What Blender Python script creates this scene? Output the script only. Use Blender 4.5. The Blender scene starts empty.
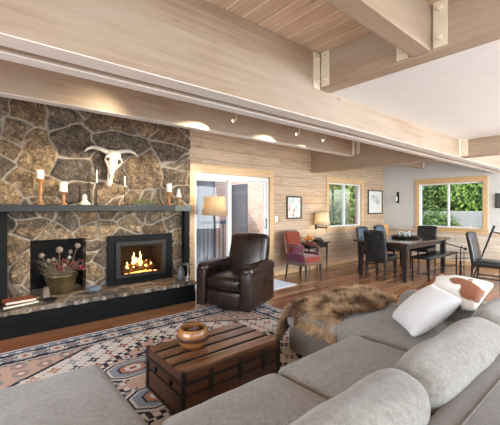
import bpy, math, random
import numpy as np
from mathutils import Vector, Matrix, noise
R = math.radians
random.seed(7); rng = np.random.default_rng(7)
scn = bpy.context.scene; C = scn.collection

# ------------------------------------------------------------------ camera, world, sun, lights, exposure
cd = bpy.data.cameras.new('camera'); cam = bpy.data.objects.new('camera', cd); C.objects.link(cam)
cam.location = (0, 0, 1.42); cam.rotation_euler = (R(90), 0, R(-40.1))
cd.sensor_width = 36; cd.lens = 333 / 500 * 36; cd.shift_y = -4.5 / 500; cd.clip_start = 0.02
scn.camera = cam

w = bpy.data.worlds.new('world'); scn.world = w; w.use_nodes = True
nt = w.node_tree; nt.nodes.clear()
sky = nt.nodes.new('ShaderNodeTexSky'); sky.sky_type = 'NISHITA'; sky.sun_disc = False
sky.sun_elevation = R(47); sky.sun_rotation = R(240); sky.air_density = 1.0; sky.dust_density = 2.0
bg = nt.nodes.new('ShaderNodeBackground'); bg.inputs[1].default_value = 0.65
wo = nt.nodes.new('ShaderNodeOutputWorld')
nt.links.new(sky.outputs[0], bg.inputs[0]); nt.links.new(bg.outputs[0], wo.inputs[0])

def light(name, kind, loc, direction, energy, color=(1, 1, 1), **k):
    d = bpy.data.lights.new(name, kind); d.energy = energy; d.color = color
    for a, b in k.items(): setattr(d, a, b)
    o = bpy.data.objects.new(name, d); C.objects.link(o); o.location = loc
    o.rotation_euler = Vector(direction).to_track_quat('-Z', 'Y').to_euler()
    return o
light('sun', 'SUN', (0, 0, 20), (.5, .32, -.65), 4.2, (1, .93, .82), angle=R(1.0))
# fill lights added behind the camera, set at made-up, unseen window openings
light('rear_fill', 'AREA', (1.2, -2.35, 1.45), (0, 1, .12), 92, (.88, .95, 1), shape='RECTANGLE', size=4.6, size_y=1.9)
light('rear_fill', 'AREA', (6.6, -2.35, 1.45), (0, 1, .2), 310, (.88, .95, 1), shape='RECTANGLE', size=4.2, size_y=1.9)
light('rear_fill', 'AREA', (-2.35, 1.2, 1.45), (1, 0, .1), 75, (.92, .96, 1), shape='RECTANGLE', size=4.0, size_y=1.9)
# daylight coming in through the glazed openings in view
for _l, _d, _w, _h in (((3.84, 5.25, 1.0), (0, -1, 0), 1.8, 2.1), ((7.45, 5.25, 1.5), (0, -1, 0), 1.5, 1.2), ((9.65, 3.25, 1.5), (-1, 0, 0), 1.5, 1.2)):
    _o = light('window_portal', 'AREA', _l, _d, 1, shape='RECTANGLE', size=_w, size_y=_h); _o.data.cycles.is_portal = True
vs = scn.view_settings
vs.view_transform = 'Standard'; vs.look = 'None'; vs.exposure = 0.45; vs.gamma = 1; vs.use_curve_mapping = False

# ------------------------------------------------------------------ mesh helpers
class MB:
    def __init__(s): s.v = []; s.f = []; s.c = None
    def add(s, vs, fs):
        n = len(s.v); s.v += [tuple(p) for p in vs]; s.f += [tuple(i + n for i in f) for f in fs]; return s
    def box(s, x0, x1, y0, y1, z0, z1, M=None):
        V = [Vector((x, y, z)) for x in (x0, x1) for y in (y0, y1) for z in (z0, z1)]
        if M: V = [M @ p for p in V]
        return s.add(V, [(0, 1, 3, 2), (4, 6, 7, 5), (0, 4, 5, 1), (2, 3, 7, 6), (0, 2, 6, 4), (1, 5, 7, 3)])
    def bbox(s, x0, x1, y0, y1, z0, z1, r=.01, k=2, M=None):
        c = ((x0 + x1) / 2, (y0 + y1) / 2, (z0 + z1) / 2)
        T = Matrix.Translation(c)
        return s.rbox(x1 - x0, y1 - y0, z1 - z0, r, k=k, n=1, M=(M @ T) if M else T)
    def rbox(s, w, d, h, r, bulge=(0, 0, 0), k=4, n=6, M=None, wob=0, seed=0, pinch=0):
        H = (w / 2, d / 2, h / 2); r = min(r, min(H) * .999)
        ax = []
        for a in range(3):
            i = H[a] - r
            e = [-H[a] + r * (1 - math.cos(t * math.pi / 2 / k)) for t in range(0, k)]
            m = [-i + 2 * i * t / n for t in range(0, n + 1)]
            ax.append(e + m + [-q for q in reversed(e)])
        vid = {}; V = []; F = []
        def vert(p):
            key = (round(p[0], 6), round(p[1], 6), round(p[2], 6))
            if key in vid: return vid[key]
            inner = [max(-(H[a] - r), min(H[a] - r, p[a])) for a in range(3)]
            d_ = Vector([p[a] - inner[a] for a in range(3)])
            q = Vector(inner) + (d_.normalized() * r if d_.length > 1e-9 else d_)
            u = [q[a] / H[a] for a in range(3)]
            for a in range(3):
                b, c = (a + 1) % 3, (a + 2) % 3
                q[a] += u[a] * bulge[a] * max(0, 1 - u[b] ** 2) * max(0, 1 - u[c] ** 2)
            if pinch:
                f = (abs(u[0]) * abs(u[1])) ** 3
                q[2] *= 1 - pinch * f
                q[0] *= 1 - .06 * (1 - u[1] ** 2); q[1] *= 1 - .06 * (1 - u[0] ** 2)
            if wob:
                nn = noise.noise_vector(Vector(q) * 5 + Vector((seed, seed * 2, 0)))
                q += nn * wob
            if M: q = M @ q
            vid[key] = len(V); V.append(q); return vid[key]
        for a in range(3):
            b, c = (a + 1) % 3, (a + 2) % 3
            for sg in (-1, 1):
                for i in range(len(ax[b]) - 1):
                    for j in range(len(ax[c]) - 1):
                        ids = []
                        for (ii, jj) in ((i, j), (i + 1, j), (i + 1, j + 1), (i, j + 1)):
                            p = [0, 0, 0]; p[a] = sg * H[a]; p[b] = ax[b][ii]; p[c] = ax[c][jj]
                            ids.append(vert(p))
                        F.append(ids if sg > 0 else ids[::-1])
        return s.add(V, F)
    def lathe(s, prof, loc=(0, 0, 0), n=20, M=None, sx=1, sy=1):
        V = []; F = []
        for (r, z) in prof:
            for i in range(n):
                a = 2 * math.pi * i / n
                p = Vector((r * math.cos(a) * sx + loc[0], r * math.sin(a) * sy + loc[1], z + loc[2]))
                V.append(M @ p if M else p)
        m = len(prof)
        for j in range(m - 1):
            for i in range(n):
                F.append((j * n + i, j * n + (i + 1) % n, (j + 1) * n + (i + 1) % n, (j + 1) * n + i))
        F.append(tuple(range(n))[::-1]); F.append(tuple((m - 1) * n + i for i in range(n)))
        return s.add(V, F)
    def cyl(s, a, b, r, r2=None, n=12):
        return s.tube([a, b], [r, r if r2 is None else r2], n)
    def tube(s, pts, rad, n=10):
        pts = [Vector(p) for p in pts]
        if not isinstance(rad, (list, tuple)): rad = [rad] * len(pts)
        V = []; F = []; up = None
        for i, p in enumerate(pts):
            t = (pts[min(i + 1, len(pts) - 1)] - pts[max(i - 1, 0)]).normalized()
            if up is None: up = t.orthogonal().normalized()
            else:
                up = (up - t * up.dot(t)); up = up.normalized() if up.length > 1e-6 else t.orthogonal().normalized()
            sd = t.cross(up)
            for k in range(n):
                a = 2 * math.pi * k / n
                V.append(p + (up * math.cos(a) + sd * math.sin(a)) * rad[i])
        for i in range(len(pts) - 1):
            for k in range(n):
                F.append((i * n + k, i * n + (k + 1) % n, (i + 1) * n + (k + 1) % n, (i + 1) * n + k))
        F.append(tuple(range(n))[::-1]); F.append(tuple((len(pts) - 1) * n + k for k in range(n)))
        return s.add(V, F)
    def taper(s, x, y, z0, z1, a0, a1):
        V = [(x + sx * a, y + sy * a, z) for z, a in ((z0, a0), (z1, a1)) for sx, sy in ((-1, -1), (1, -1), (1, 1), (-1, 1))]
        return s.add(V, [(3, 2, 1, 0), (4, 5, 6, 7), (0, 1, 5, 4), (1, 2, 6, 5), (2, 3, 7, 6), (3, 0, 4, 7)])

def build(name, mb, mat, parent=None, smooth=False, label=None, loc=None, rot=None, auto=None):
    me = bpy.data.meshes.new(name); me.from_pydata(mb.v, [], mb.f); me.validate(); me.update()
    if smooth:
        me.polygons.foreach_set('use_smooth', [True] * len(me.polygons))
        if auto: me.set_sharp_from_angle(angle=R(auto))
    me.materials.append(mat)
    if mb.c is not None:
        at = me.color_attributes.new('col', 'FLOAT_COLOR', 'POINT')
        at.data.foreach_set('color', np.asarray(mb.c, dtype=np.float32).ravel())
    o = bpy.data.objects.new(name, me); C.objects.link(o)
    if parent: o.parent = parent
    if loc: o.location = loc
    if rot: o.rotation_euler = rot
    if label: o['label'] = label
    return o
def tag(o, label, cat, group=None, kind=None):
    o['label'] = label; o['category'] = cat
    if group: o['group'] = group
    if kind: o['kind'] = kind
    return o
def thing(name, label, cat, loc=(0, 0, 0), rz=0, group=None):
    o = bpy.data.objects.new(name, None); C.objects.link(o); o.location = loc; o.rotation_euler = (0, 0, rz)
    o.empty_display_size = .1
    return tag(o, label, cat, group)
def struct(name, mb, mat, **k):
    o = build(name, mb, mat, **k); o['kind'] = 'structure'; return o
def sempty(name, loc=(0, 0, 0)):
    o = bpy.data.objects.new(name, None); C.objects.link(o); o.location = loc; o['kind'] = 'structure'; return o
def dup(root, loc, rz, label, group=None):
    r = root.copy(); C.objects.link(r); r.location = loc; r.rotation_euler = (0, 0, rz); r['label'] = label
    if group: r['group'] = group
    for ch in list(root.children):
        c = ch.copy(); C.objects.link(c); c.parent = r
        for g in ch.children:
            d = g.copy(); C.objects.link(d); d.parent = c
    return r

# ------------------------------------------------------------------ materials
class NT:
    def __init__(s, name):
        s.m = bpy.data.materials.new(name); s.m.use_nodes = True; s.t = s.m.node_tree; s.t.nodes.clear()
        s.out = s.n('OutputMaterial'); s.b = s.n('BsdfPrincipled'); s.l(s.b.outputs[0], s.out.inputs[0])
    def n(s, t, **k):
        q = s.t.nodes.new('ShaderNode' + t)
        for a, b in k.items(): setattr(q, a, b)
        return q
    def l(s, a, b): s.t.links.new(a, b)
    def coord(s, scale=(1, 1, 1), loc=(0, 0, 0), rot=(0, 0, 0)):
        tc = s.n('TexCoord'); mp = s.n('Mapping'); s.l(tc.outputs['Object'], mp.inputs[0])
        mp.inputs['Scale'].default_value = scale; mp.inputs['Location'].default_value = loc; mp.inputs['Rotation'].default_value = rot
        return mp.outputs[0]
    def noise(s, vec, scale, detail=4, rough=.55, dist=0):
        q = s.n('TexNoise'); s.l(vec, q.inputs['Vector']); q.inputs['Scale'].default_value = scale
        q.inputs['Detail'].default_value = detail; q.inputs['Roughness'].default_value = rough; q.inputs['Distortion'].default_value = dist
        return q.outputs['Fac']
    def ramp(s, fac, stops):
        q = s.n('ValToRGB'); s.l(fac, q.inputs[0]); e = q.color_ramp.elements
        while len(e) < len(stops): e.new(.5)
        for i, (p, c) in enumerate(stops):
            e[i].position = p; e[i].color = (*c, 1) if len(c) == 3 else c
        return q.outputs[0]
    def mix(s, fac, a, b, mode='MIX'):
        q = s.n('Mix', data_type='RGBA', blend_type=mode)
        for sock, v in ((q.inputs[0], fac), (q.inputs[6], a), (q.inputs[7], b)):
            if isinstance(v, (int, float)): sock.default_value = v
            elif isinstance(v, tuple): sock.default_value = (*v, 1)
            else: s.l(v, sock)
        return q.outputs[2]
    def math(s, op, a, b=0):
        q = s.n('Math', operation=op)
        for i, v in enumerate((a, b)):
            if isinstance(v, (int, float)): q.inputs[i].default_value = v
            else: s.l(v, q.inputs[i])
        return q.outputs[0]
    def bump(s, h, strength=.3, dist=.01):
        q = s.n('Bump'); q.inputs['Strength'].default_value = strength; q.inputs['Distance'].default_value = dist
        s.l(h, q.inputs['Height']); s.l(q.outputs[0], s.b.inputs['Normal'])
    def col(s, c):
        if isinstance(c, tuple): s.b.inputs['Base Color'].default_value = (*c, 1)
        else: s.l(c, s.b.inputs['Base Color'])
    def rough(s, r):
        if isinstance(r, (int, float)): s.b.inputs['Roughness'].default_value = r
        else: s.l(r, s.b.inputs['Roughness'])

def plain(name, c, rough=.5, metal=0, var=.12, scale=8, bump=0, spec=.5):
    n = NT(name); v = n.coord()
    f = n.noise(v, scale)
    a = tuple(max(0, x * (1 - var)) for x in c); b = tuple(min(1, x * (1 + var)) for x in c)
    n.col(n.ramp(f, [(.3, a), (.7, b)])); n.rough(rough); n.b.inputs['Metallic'].default_value = metal
    n.b.inputs['Specular IOR Level'].default_value = spec
    if bump: n.bump(n.noise(v, scale * 8), bump, .005)
    return n.m
def wood(name, dark, light_, rough=.45, grain=1.0, knots=False, wash=None, gx=(1.2, 14, 14), coat=0):
    n = NT(name); v = n.coord(scale=gx)
    f = n.noise(v, 1.6 * grain, 6, .6, .6); f2 = n.noise(n.coord(scale=(gx[0] * .6, gx[1] * 3, gx[2] * 3)), 3 * grain, 3, .6)
    c = n.ramp(f, [(.3, dark), (.68, light_)])
    c = n.mix(.35, c, n.ramp(f2, [(.35, dark), (.65, light_)]))
    if wash:
        f3 = n.noise(n.coord(scale=(.7, 2.2, 2.2)), 1.3, 3)
        c = n.mix(n.ramp(f3, [(.35, (0, 0, 0)), (.7, (1, 1, 1))]), c, wash)
    if knots:
        vo = n.n('TexVoronoi'); n.l(n.coord(scale=(1.6, 5, 5)), vo.inputs['Vector']); vo.inputs['Scale'].default_value = 1.1
        k = n.ramp(vo.outputs['Distance'], [(.025, (1, 1, 1)), (.07, (0, 0, 0))])
        c = n.mix(n.math('MULTIPLY', k, .65), c, tuple(x * .35 for x in dark))
    n.col(c); n.rough(rough); n.bump(f, .12, .004)
    if coat: n.b.inputs['Coat Weight'].default_value = coat
    return n.m
def boards(name, axis, width, length, cols, mortar, rough=.5, gap=.004, grain=(1.5, 18), bump=.5, roughvar=None):
    """planks: axis 'xz' runs along x stacked in z, 'yz' along y stacked in z, 'xy' along x stacked in y, 'yx' along y stacked in x"""
    n = NT(name); tc = n.n('TexCoord'); sp = n.n('SeparateXYZ'); n.l(tc.outputs['Object'], sp.inputs[0])
    i = 'xyz'
    a, b = sp.outputs[i.index(axis[0])], sp.outputs[i.index(axis[1])]
    cb = n.n('CombineXYZ'); n.l(a, cb.inputs[0]); n.l(b, cb.inputs[1])
    br = n.n('TexBrick'); n.l(cb.outputs[0], br.inputs['Vector'])
    br.inputs['Scale'].default_value = 1; br.inputs['Brick Width'].default_value = length; br.inputs['Row Height'].default_value = width
    br.inputs['Mortar Size'].default_value = gap; br.inputs['Mortar Smooth'].default_value = .3; br.inputs['Bias'].default_value = 0
    br.offset = .37; br.squash = 1
    br.inputs['Color1'].default_value = (0, 0, 0, 1); br.inputs['Color2'].default_value = (1, 1, 1, 1); br.inputs['Mortar'].default_value = (.5, .5, .5, 1)
    bw = n.n('SeparateColor'); n.l(br.outputs['Color'], bw.inputs[0]); rnd = bw.outputs[0]
    gv = n.n('CombineXYZ')
    n.l(n.math('MULTIPLY', a, grain[0]), gv.inputs[0])
    n.l(n.math('MULTIPLY', b, grain[1]), gv.inputs[1]); n.l(n.math('MULTIPLY', rnd, 7.3), gv.inputs[2])
    g = n.noise(gv.outputs[0], 1.5, 6, .62, .7)
    base = n.ramp(rnd, [(k / (len(cols) - 1), c) for k, c in enumerate(cols)])
    dk = n.mix(n.ramp(g, [(.34, (1, 1, 1)), (.62, (0, 0, 0))]), base, n.mix(1.0, base, (.74, .68, .62), 'MULTIPLY'))
    vo = n.n('TexVoronoi'); kv = n.n('CombineXYZ'); n.l(n.math('MULTIPLY', a, 1.5), kv.inputs[0]); n.l(n.math('MULTIPLY', b, 5.5), kv.inputs[1]); n.l(n.math('MULTIPLY', rnd, 3.0), kv.inputs[2])
    n.l(kv.outputs[0], vo.inputs['Vector']); vo.inputs['Scale'].default_value = 1.0
    k = n.ramp(vo.outputs['Distance'], [(.04, (1, 1, 1)), (.1, (0, 0, 0))])
    dk = n.mix(n.math('MULTIPLY', k, .5), dk, (.16, .09, .05))
    n.col(n.mix(br.outputs['Fac'], dk, mortar)); n.rough(rough)
    if roughvar: n.rough(n.ramp(g, [(.3, (roughvar[0],) * 3), (.7, (roughvar[1],) * 3)]))
    h = n.math('ADD', n.math('MULTIPLY', g, .15), n.math('SUBTRACT', 1, br.outputs['Fac']))
    n.bump(h, bump, .006)
    return n.m
def attr_mat(name, rough=.9, bump=None, fine=None, trans=0, spec=.3):
    n = NT(name); at = n.n('Attribute'); at.attribute_name = 'col'
    c = at.outputs['Color']
    if fine:
        f = n.noise(n.coord(), fine[0], 5, .65)
        c = n.mix(1.0, c, n.ramp(f, [(.28, (fine[1],) * 3), (.72, (fine[2],) * 3)]), 'MULTIPLY')
    n.col(c); n.rough(rough); n.b.inputs['Specular IOR Level'].default_value = spec
    if bump: n.bump(n.noise(n.coord(), bump[0], 6, .7), bump[1], bump[2])
    if trans:
        tr = n.n('BsdfTranslucent'); n.l(c, tr.inputs[0]); mx = n.n('MixShader'); mx.inputs[0].default_value = trans
        n.l(n.b.outputs[0], mx.inputs[1]); n.l(tr.outputs[0], mx.inputs[2]); n.l(mx.outputs[0], n.out.inputs[0])
    return n.m
def stone_mat(name, k):
    n = NT(name); at = n.n('Attribute'); at.attribute_name = 'col'; c = at.outputs['Color']; v = n.coord()
    f1 = n.noise(v, 11, 7, .8, 1.0); f2 = n.noise(v, 42, 5, .7, .5)
    m = n.math('MULTIPLY', at.outputs['Alpha'], k)
    pat = n.ramp(f1, [(.34, (.15, .13, .11)), (.5, (.80, .74, .67)), (.64, (1.8, 1.7, 1.55))])
    pat = n.mix(1.0, pat, n.ramp(f2, [(.36, (.42, .40, .38)), (.62, (1.45, 1.4, 1.3))]), 'MULTIPLY')
    n.col(n.mix(m, c, n.mix(1.0, c, pat, 'MULTIPLY'))); n.rough(.72); n.b.inputs['Specular IOR Level'].default_value = .3
    n.bump(n.math('ADD', f1, n.noise(v, 45, 6, .7)), .7 * k, .014); return n.m
def glassm(name, tint=(1, 1, 1), refl=.08, rough=.0):
    n = NT(name); tr = n.n('BsdfTransparent'); tr.inputs[0].default_value = (*tint, 1)
    gl = n.n('BsdfGlossy'); gl.inputs['Roughness'].default_value = rough
    lw = n.n('LayerWeight'); lw.inputs[0].default_value = .25
    mx = n.n('MixShader'); n.l(n.math('ADD', n.math('MULTIPLY', lw.outputs['Fresnel'], .3), refl * .12), mx.inputs[0])
    n.l(tr.outputs[0], mx.inputs[1]); n.l(gl.outputs[0], mx.inputs[2]); n.l(mx.outputs[0], n.out.inputs[0])
    return n.m
def emit(name, c, s, c2=None, scale=10):
    n = NT(name); e = n.n('Emission'); e.inputs[1].default_value = s
    if c2: n.l(n.ramp(n.noise(n.coord(), scale, 3), [(.35, c), (.65, c2)]), e.inputs[0])
    else: e.inputs[0].default_value = (*c, 1)
    n.l(e.outputs[0], n.out.inputs[0]); return n.m
def fabric(name, a, b, scale=60, weave=350, bump=.25, sheen=.3):
    n = NT(name); v = n.coord(); f = n.noise(v, scale, 4, .7); g = n.noise(v, weave, 2, .6); h = n.noise(v, 3.5, 3)
    c = n.ramp(n.math('ADD', n.math('MULTIPLY', f, .5), n.math('MULTIPLY', g, .5)), [(.32, a), (.68, b)])
    c = n.mix(.25, c, n.ramp(h, [(.3, a), (.7, b)]))
    n.col(c); n.rough(.95); n.b.inputs['Sheen Weight'].default_value = sheen; n.b.inputs['Specular IOR Level'].default_value = .2
    n.bump(n.math('ADD', g, f), bump, .004); return n.m
def leather(name, c, rough=.36, var=.35, bump=.25):
    n = NT(name); v = n.coord(); f = n.noise(v, 4, 4); g = n.noise(v, 90, 4, .7)
    n.col(n.ramp(f, [(.3, tuple(x * (1 - var) for x in c)), (.7, tuple(x * (1 + var) for x in c))]))
    n.rough(n.ramp(f, [(.3, (rough * .85,) * 3), (.7, (rough * 1.25,) * 3)])); n.bump(g, bump, .002); return n.m

M = {}
M['beam'] = wood('whitewashed_beam', (.27, .185, .12), (.48, .36, .26), .5, knots=True, wash=(.45, .37, .30), gx=(.8, 15, 15))
M['beam_soffit'] = wood('lit_soffit_board', (.70, .66, .62), (.86, .84, .82), .45)  # light bounced onto the beam undersides is put into this pale colour
M['beam_groove'] = wood('shaded_groove_wood', (.20, .15, .12), (.30, .24, .20), .6)  # shade inside the girder groove is put into this darker colour
M['trimwood'] = wood('honey_pine_trim', (.55, .34, .16), (.74, .52, .30), .4, knots=True)
M['wallplank'] = boards('wall_planks', 'xz', .19, 3.1, [(.60, .435, .295), (.54, .40, .28), (.64, .485, .35), (.52, .405, .31)], (.20, .13, .09), .55, .004)
M['wallplank_y'] = boards('wall_planks_side', 'yz', .19, 3.1, [(.80, .70, .60), (.76, .66, .56), (.84, .75, .66), (.74, .65, .57)], (.30, .22, .17), .55, .004)
M['ceilplank'] = boards('ceiling_planks', 'yx', .155, 4.2, [(.74, .58, .43), (.68, .53, .39), (.79, .63, .48)], (.93, .82, .68), .5, .006, grain=(1.2, 16))
M['floor'] = boards('floor_planks', 'xy', .11, 1.3, [(.24, .095, .045), (.44, .22, .105), (.32, .13, .06), (.56, .33, .18), (.26, .10, .05)], (.07, .03, .015), .3, .0018, bump=.1, roughvar=(.12, .22), grain=(.9, 18))
M['drywall'] = plain('white_drywall', (.80, .83, .83), .55, var=.02, bump=.05)
M['greywall'] = plain('grey_painted_wall', (.60, .60, .59), .7, var=.02)
M['black'] = plain('black_painted_wood', (.006, .0065, .007), .65, var=.2, spec=.15)
M['blacklight'] = plain('slate_black_wood', (.016, .019, .021), .5, var=.25, scale=5, spec=.35)
M['iron'] = plain('black_iron', (.02, .02, .022), .45, metal=.6)
M['firebrick'] = boards('sooty_firebrick', 'xz', .065, .22, [(.02, .018, .016), (.035, .03, .026)], (.012, .011, .01), .9)
M['stone'] = stone_mat('fieldstone', 1.0)
M['hearthstone'] = stone_mat('flagstone', .6)
M['steel'] = plain('grey_metal', (.30, .29, .28), .4, metal=.8)
M['plate'] = plain('cream_painted_steel', (.78, .70, .56), .45, var=.04)
M['sofa'] = fabric('grey_tweed', (.115, .105, .09), (.36, .335, .30), 38, 260, .4)
M['sofa_brown'] = fabric('taupe_tweed', (.09, .075, .06), (.205, .172, .14), 38, 260, .35)
M['leather'] = leather('dark_brown_leather', (.019, .009, .007), .28)
M['blackleather'] = leather('black_leather', (.014, .016, .018), .22)
M['darkwood'] = wood('espresso_wood', (.009, .007, .006), (.024, .016, .012), .36)
M['tabletop'] = wood('dark_glossy_top', (.03, .015, .01), (.09, .045, .03), .18, coat=.3)
M['trunk'] = wood('reddish_trunk_wood', (.022, .008, .004), (.17, .06, .022), .36, gx=(2.2, 9, 9), wash=(.045, .017, .009))
M['trunk_slat'] = wood('trunk_slat_wood', (.05, .018, .008), (.30, .14, .065), .24)
M['trunk_iron'] = plain('trunk_iron', (.035, .028, .024), .4, metal=.6)
M['bowl'] = wood('turned_bowl_wood', (.15, .05, .014), (.42, .19, .055), .28, gx=(2, 2, 40), coat=.5)
M['redfab'] = fabric('rust_red_upholstery', (.17, .025, .014), (.30, .055, .03), 30)
M['maroon'] = fabric('plum_upholstery', (.10, .018, .04), (.19, .038, .075), 30)
M['chairwood'] = wood('carved_chair_wood', (.10, .045, .03), (.24, .13, .085), .35, gx=(6, 6, 2))
M['whitevinyl'] = plain('white_vinyl', (.80, .80, .79), .35, var=.02)
M['glass'] = glassm('window_glass')
M['glass_dark'] = glassm('fire_glass', (.85, .8, .75), .15)
M['wax'] = plain('ivory_wax', (.86, .84, .78), .45, var=.03)
M['candlewood'] = wood('turned_candle_wood', (.16, .06, .02), (.45, .22, .08), .35, gx=(3, 3, 30))
M['bone'] = plain('sunbleached_bone', (.62, .57, .48), .6, var=.08, scale=14, bump=.2)
M['socket'] = plain('bone_hollow_shade', (.06, .045, .035), .8)  # dark tone stands in for the shade inside the skull hollows
M['brass'] = plain('aged_brass', (.20, .15, .075), .38, metal=.75, var=.35, scale=7)
M['dry'] = plain('dried_stem', (.16, .12, .08), .8, var=.4)
M['dryhead'] = plain('dried_seed_head', (.17, .13, .11), .9, var=.4, scale=40)
M['dryred'] = plain('dried_red_flower', (.16, .035, .035), .9, var=.4, scale=40)
M['pewter'] = plain('pewter', (.42, .42, .42), .35, metal=.8)
M['slate'] = plain('slate_glaze', (.11, .13, .16), .35)
M['rust'] = leather('rust_book_cover', (.22, .055, .025), .5)
M['paper'] = plain('book_pages', (.70, .64, .52), .8)
M['ember'] = emit('embers', (1, .16, .02), 7, (1, .5, .12), 26)
M['flame'] = emit('flame', (1, .42, .07), 9, (1, .72, .25), 9)
M['log'] = wood('charred_log', (.02, .014, .01), (.16, .10, .07), .8)
M['mat'] = fabric('pale_doormat', (.62, .64, .68), (.74, .76, .80), 40)
M['whitefab'] = fabric('white_knit', (.66, .67, .70), (.82, .83, .86), 90, 260, .4)
M['brick'] = boards('red_brick', 'xz', .075, .22, [(.58, .32, .22), (.70, .43, .31), (.62, .36, .26)], (.66, .58, .50), .85, .008)
M['siding'] = boards('slate_siding', 'xz', .14, 5, [(.06, .07, .09), (.075, .085, .105)], (.03, .03, .04), .6, .006)
M['deck'] = boards('deck_boards', 'xy', .14, 3, [(.24, .24, .26), (.30, .29, .30)], (.05, .05, .05), .6)
M['rail'] = plain('slate_blue_paint', (.04, .055, .085), .5)
M['grass'] = plain('lawn_green', (.12, .18, .06), .95, var=.5, scale=3)
M['retwall'] = plain('grey_concrete', (.19, .20, .19), .85, var=.12, scale=2)
M['leaf'] = attr_mat('leaf', .6, trans=.35)
M['bark'] = plain('bark', (.14, .10, .07), .9, var=.4, scale=12)
M['rug'] = attr_mat('woven_wool', .95, (260, .4, .004), (120, .8, 1.15))
M['fur'] = attr_mat('brown_fur', .75)
M['orange'] = plain('orange_petals', (.72, .25, .04), .6, var=.4, scale=40)
M['frameblack'] = plain('black_frame', (.02, .018, .016), .35)
M['matboard'] = plain('ivory_matboard', (.74, .73, .69), .8, var=.02)
M['mirror'] = plain('candle_metal', (.02, .018, .016), .4, metal=.5)
M['orangewood'] = wood('orange_oak', (.60, .30, .08), (.80, .46, .16), .4)
def shade_mat(name, c, e):
    n = NT(name); n.col(c); n.rough(.8)
    tr = n.n('BsdfTranslucent'); tr.inputs[0].default_value = (*c, 1); mx = n.n('MixShader'); mx.inputs[0].default_value = .55
    n.l(n.b.outputs[0], mx.inputs[1]); n.l(tr.outputs[0], mx.inputs[2]); n.l(mx.outputs[0], n.out.inputs[0])
    n.bump(n.noise(n.coord(), 60, 3), .1, .002)
    return n.m
M['shade_tan'] = shade_mat('tan_lampshade', (.72, .60, .42), .3)
M['shade_cream'] = shade_mat('cream_lampshade', (.88, .80, .64), .3)
def art_mat(name, stops, scale):
    n = NT(name); f = n.noise(n.coord(scale=(1, 1, .6)), scale, 3, .5, .8); n.col(n.ramp(f, stops)); n.rough(.6); return n.m
M['art1'] = art_mat('winter_painting', [(.30, (.30, .38, .46)), (.42, (.62, .66, .68)), (.55, (.78, .76, .72)), (.63, (.55, .18, .10)), (.70, (.35, .42, .36))], 7)
M['art2'] = art_mat('grey_landscape_print', [(.32, (.20, .23, .26)), (.45, (.52, .55, .56)), (.6, (.78, .78, .76))], 5)
def cow_mat():
    n = NT('cowhide'); f = n.noise(n.coord(loc=(.9, .45, .3)), 5.2, 2, .4, .3)
    n.col(n.ramp(f, [(.48, (.86, .83, .78)), (.515, (.26, .09, .04))])); n.rough(.7); n.bump(n.noise(n.coord(scale=(1, 5, 1)), 90), .3, .003); return n.m
M['cow'] = cow_mat()

# ------------------------------------------------------------------ room shell
YW = 5.0; XW = 9.4; ZC = 2.83; X0 = -2.5; Y0 = -2.5
struct('floor', MB().box(X0, XW + .2, Y0, YW + .6, -.1, 0), M['floor'])
b = MB()   # back plank wall with a door and a window opening
DX0, DX1, DZ = 2.95, 4.73, 2.04
WX0, WX1, WZ0, WZ1 = 6.72, 8.18, .95, 2.05
for (a, c, z0, z1) in ((2.83, DX0, 0, ZC), (DX0, DX1, DZ, ZC), (DX1, WX0, 0, ZC), (WX0, WX1, 0, WZ0), (WX0, WX1, WZ1, ZC), (WX1, XW + .2, 0, ZC)):
    b.box(a, c, YW, YW + .18, z0, z1)
struct('wall_back', b, M['wallplank'])
b = MB().box(X0 - .2, 2.83, 5.5, 5.6, 0, ZC).box(2.73, 2.83, 5.0, 5.5, 0, ZC)
struct('wall_chimney', b, M['wallplank'])
RY0, RY1, RZ0, RZ1 = 2.5, 3.98, .92, 2.06
b = MB()
for (a, c, z0, z1) in ((Y0, RY0, .82, ZC), (RY0, RY1, .82, RZ0), (RY0, RY1, RZ1, ZC), (RY1, YW, .82, ZC)):
    b.box(XW, XW + .18, a, c, z0, z1)
struct('wall_right', b, M['greywall'])
struct('trim_1', MB().box(XW - .012, XW + .17, Y0, YW, 0, .80), M['wallplank_y'])           # plank wainscot
struct('trim_2', MB().bbox(XW - .045, XW, Y0, YW, .79, .825, .006), M['trimwood'])            # cap of the wainscot
struct('baseboard_right', MB().bbox(XW - .032, XW - .012, Y0, YW, 0, .11, .004), M['trimwood'])
struct('baseboard_back', MB().bbox(4.86, XW - .04, YW - .02, YW, 0, .09, .004), M['trimwood'])
struct('ceiling', MB().box(X0 - .2, XW + .2, Y0 - .2, YW + .7, ZC, ZC + .15), M['ceilplank'])
struct('trim_3', MB().box(2.60, 6.06, Y0, 1.92, 2.51, 2.56), M['drywall'])                      # dropped white ceiling
struct('trim_4', MB().box(6.25, XW, Y0, 5.0, 2.79, 2.82), M['drywall'])                        # white ceiling of the dining end
# walls behind the camera, with unseen openings added for the fill lights
def rear_wall(name, along, pos, lo, hi, wins):
    b = MB(); cur = lo
    def seg(a, c, z0, z1):
        if along == 'x': b.box(a, c, pos - .15, pos, z0, z1)
        else: b.box(pos - .15, pos, a, c, z0, z1)
    for (a, c) in wins:
        seg(cur, a, 0, ZC); seg(a, c, 0, .45); seg(a, c, 2.45, ZC); cur = c
    seg(cur, hi, 0, ZC); struct(name, b, M['greywall'])
rear_wall('wall_near', 'x', Y0, X0, XW, [(-1.1, 3.5), (4.5, 8.7)])
rear_wall('wall_left', 'y', X0, Y0, 5.6, [(-.8, 3.2)])

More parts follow.
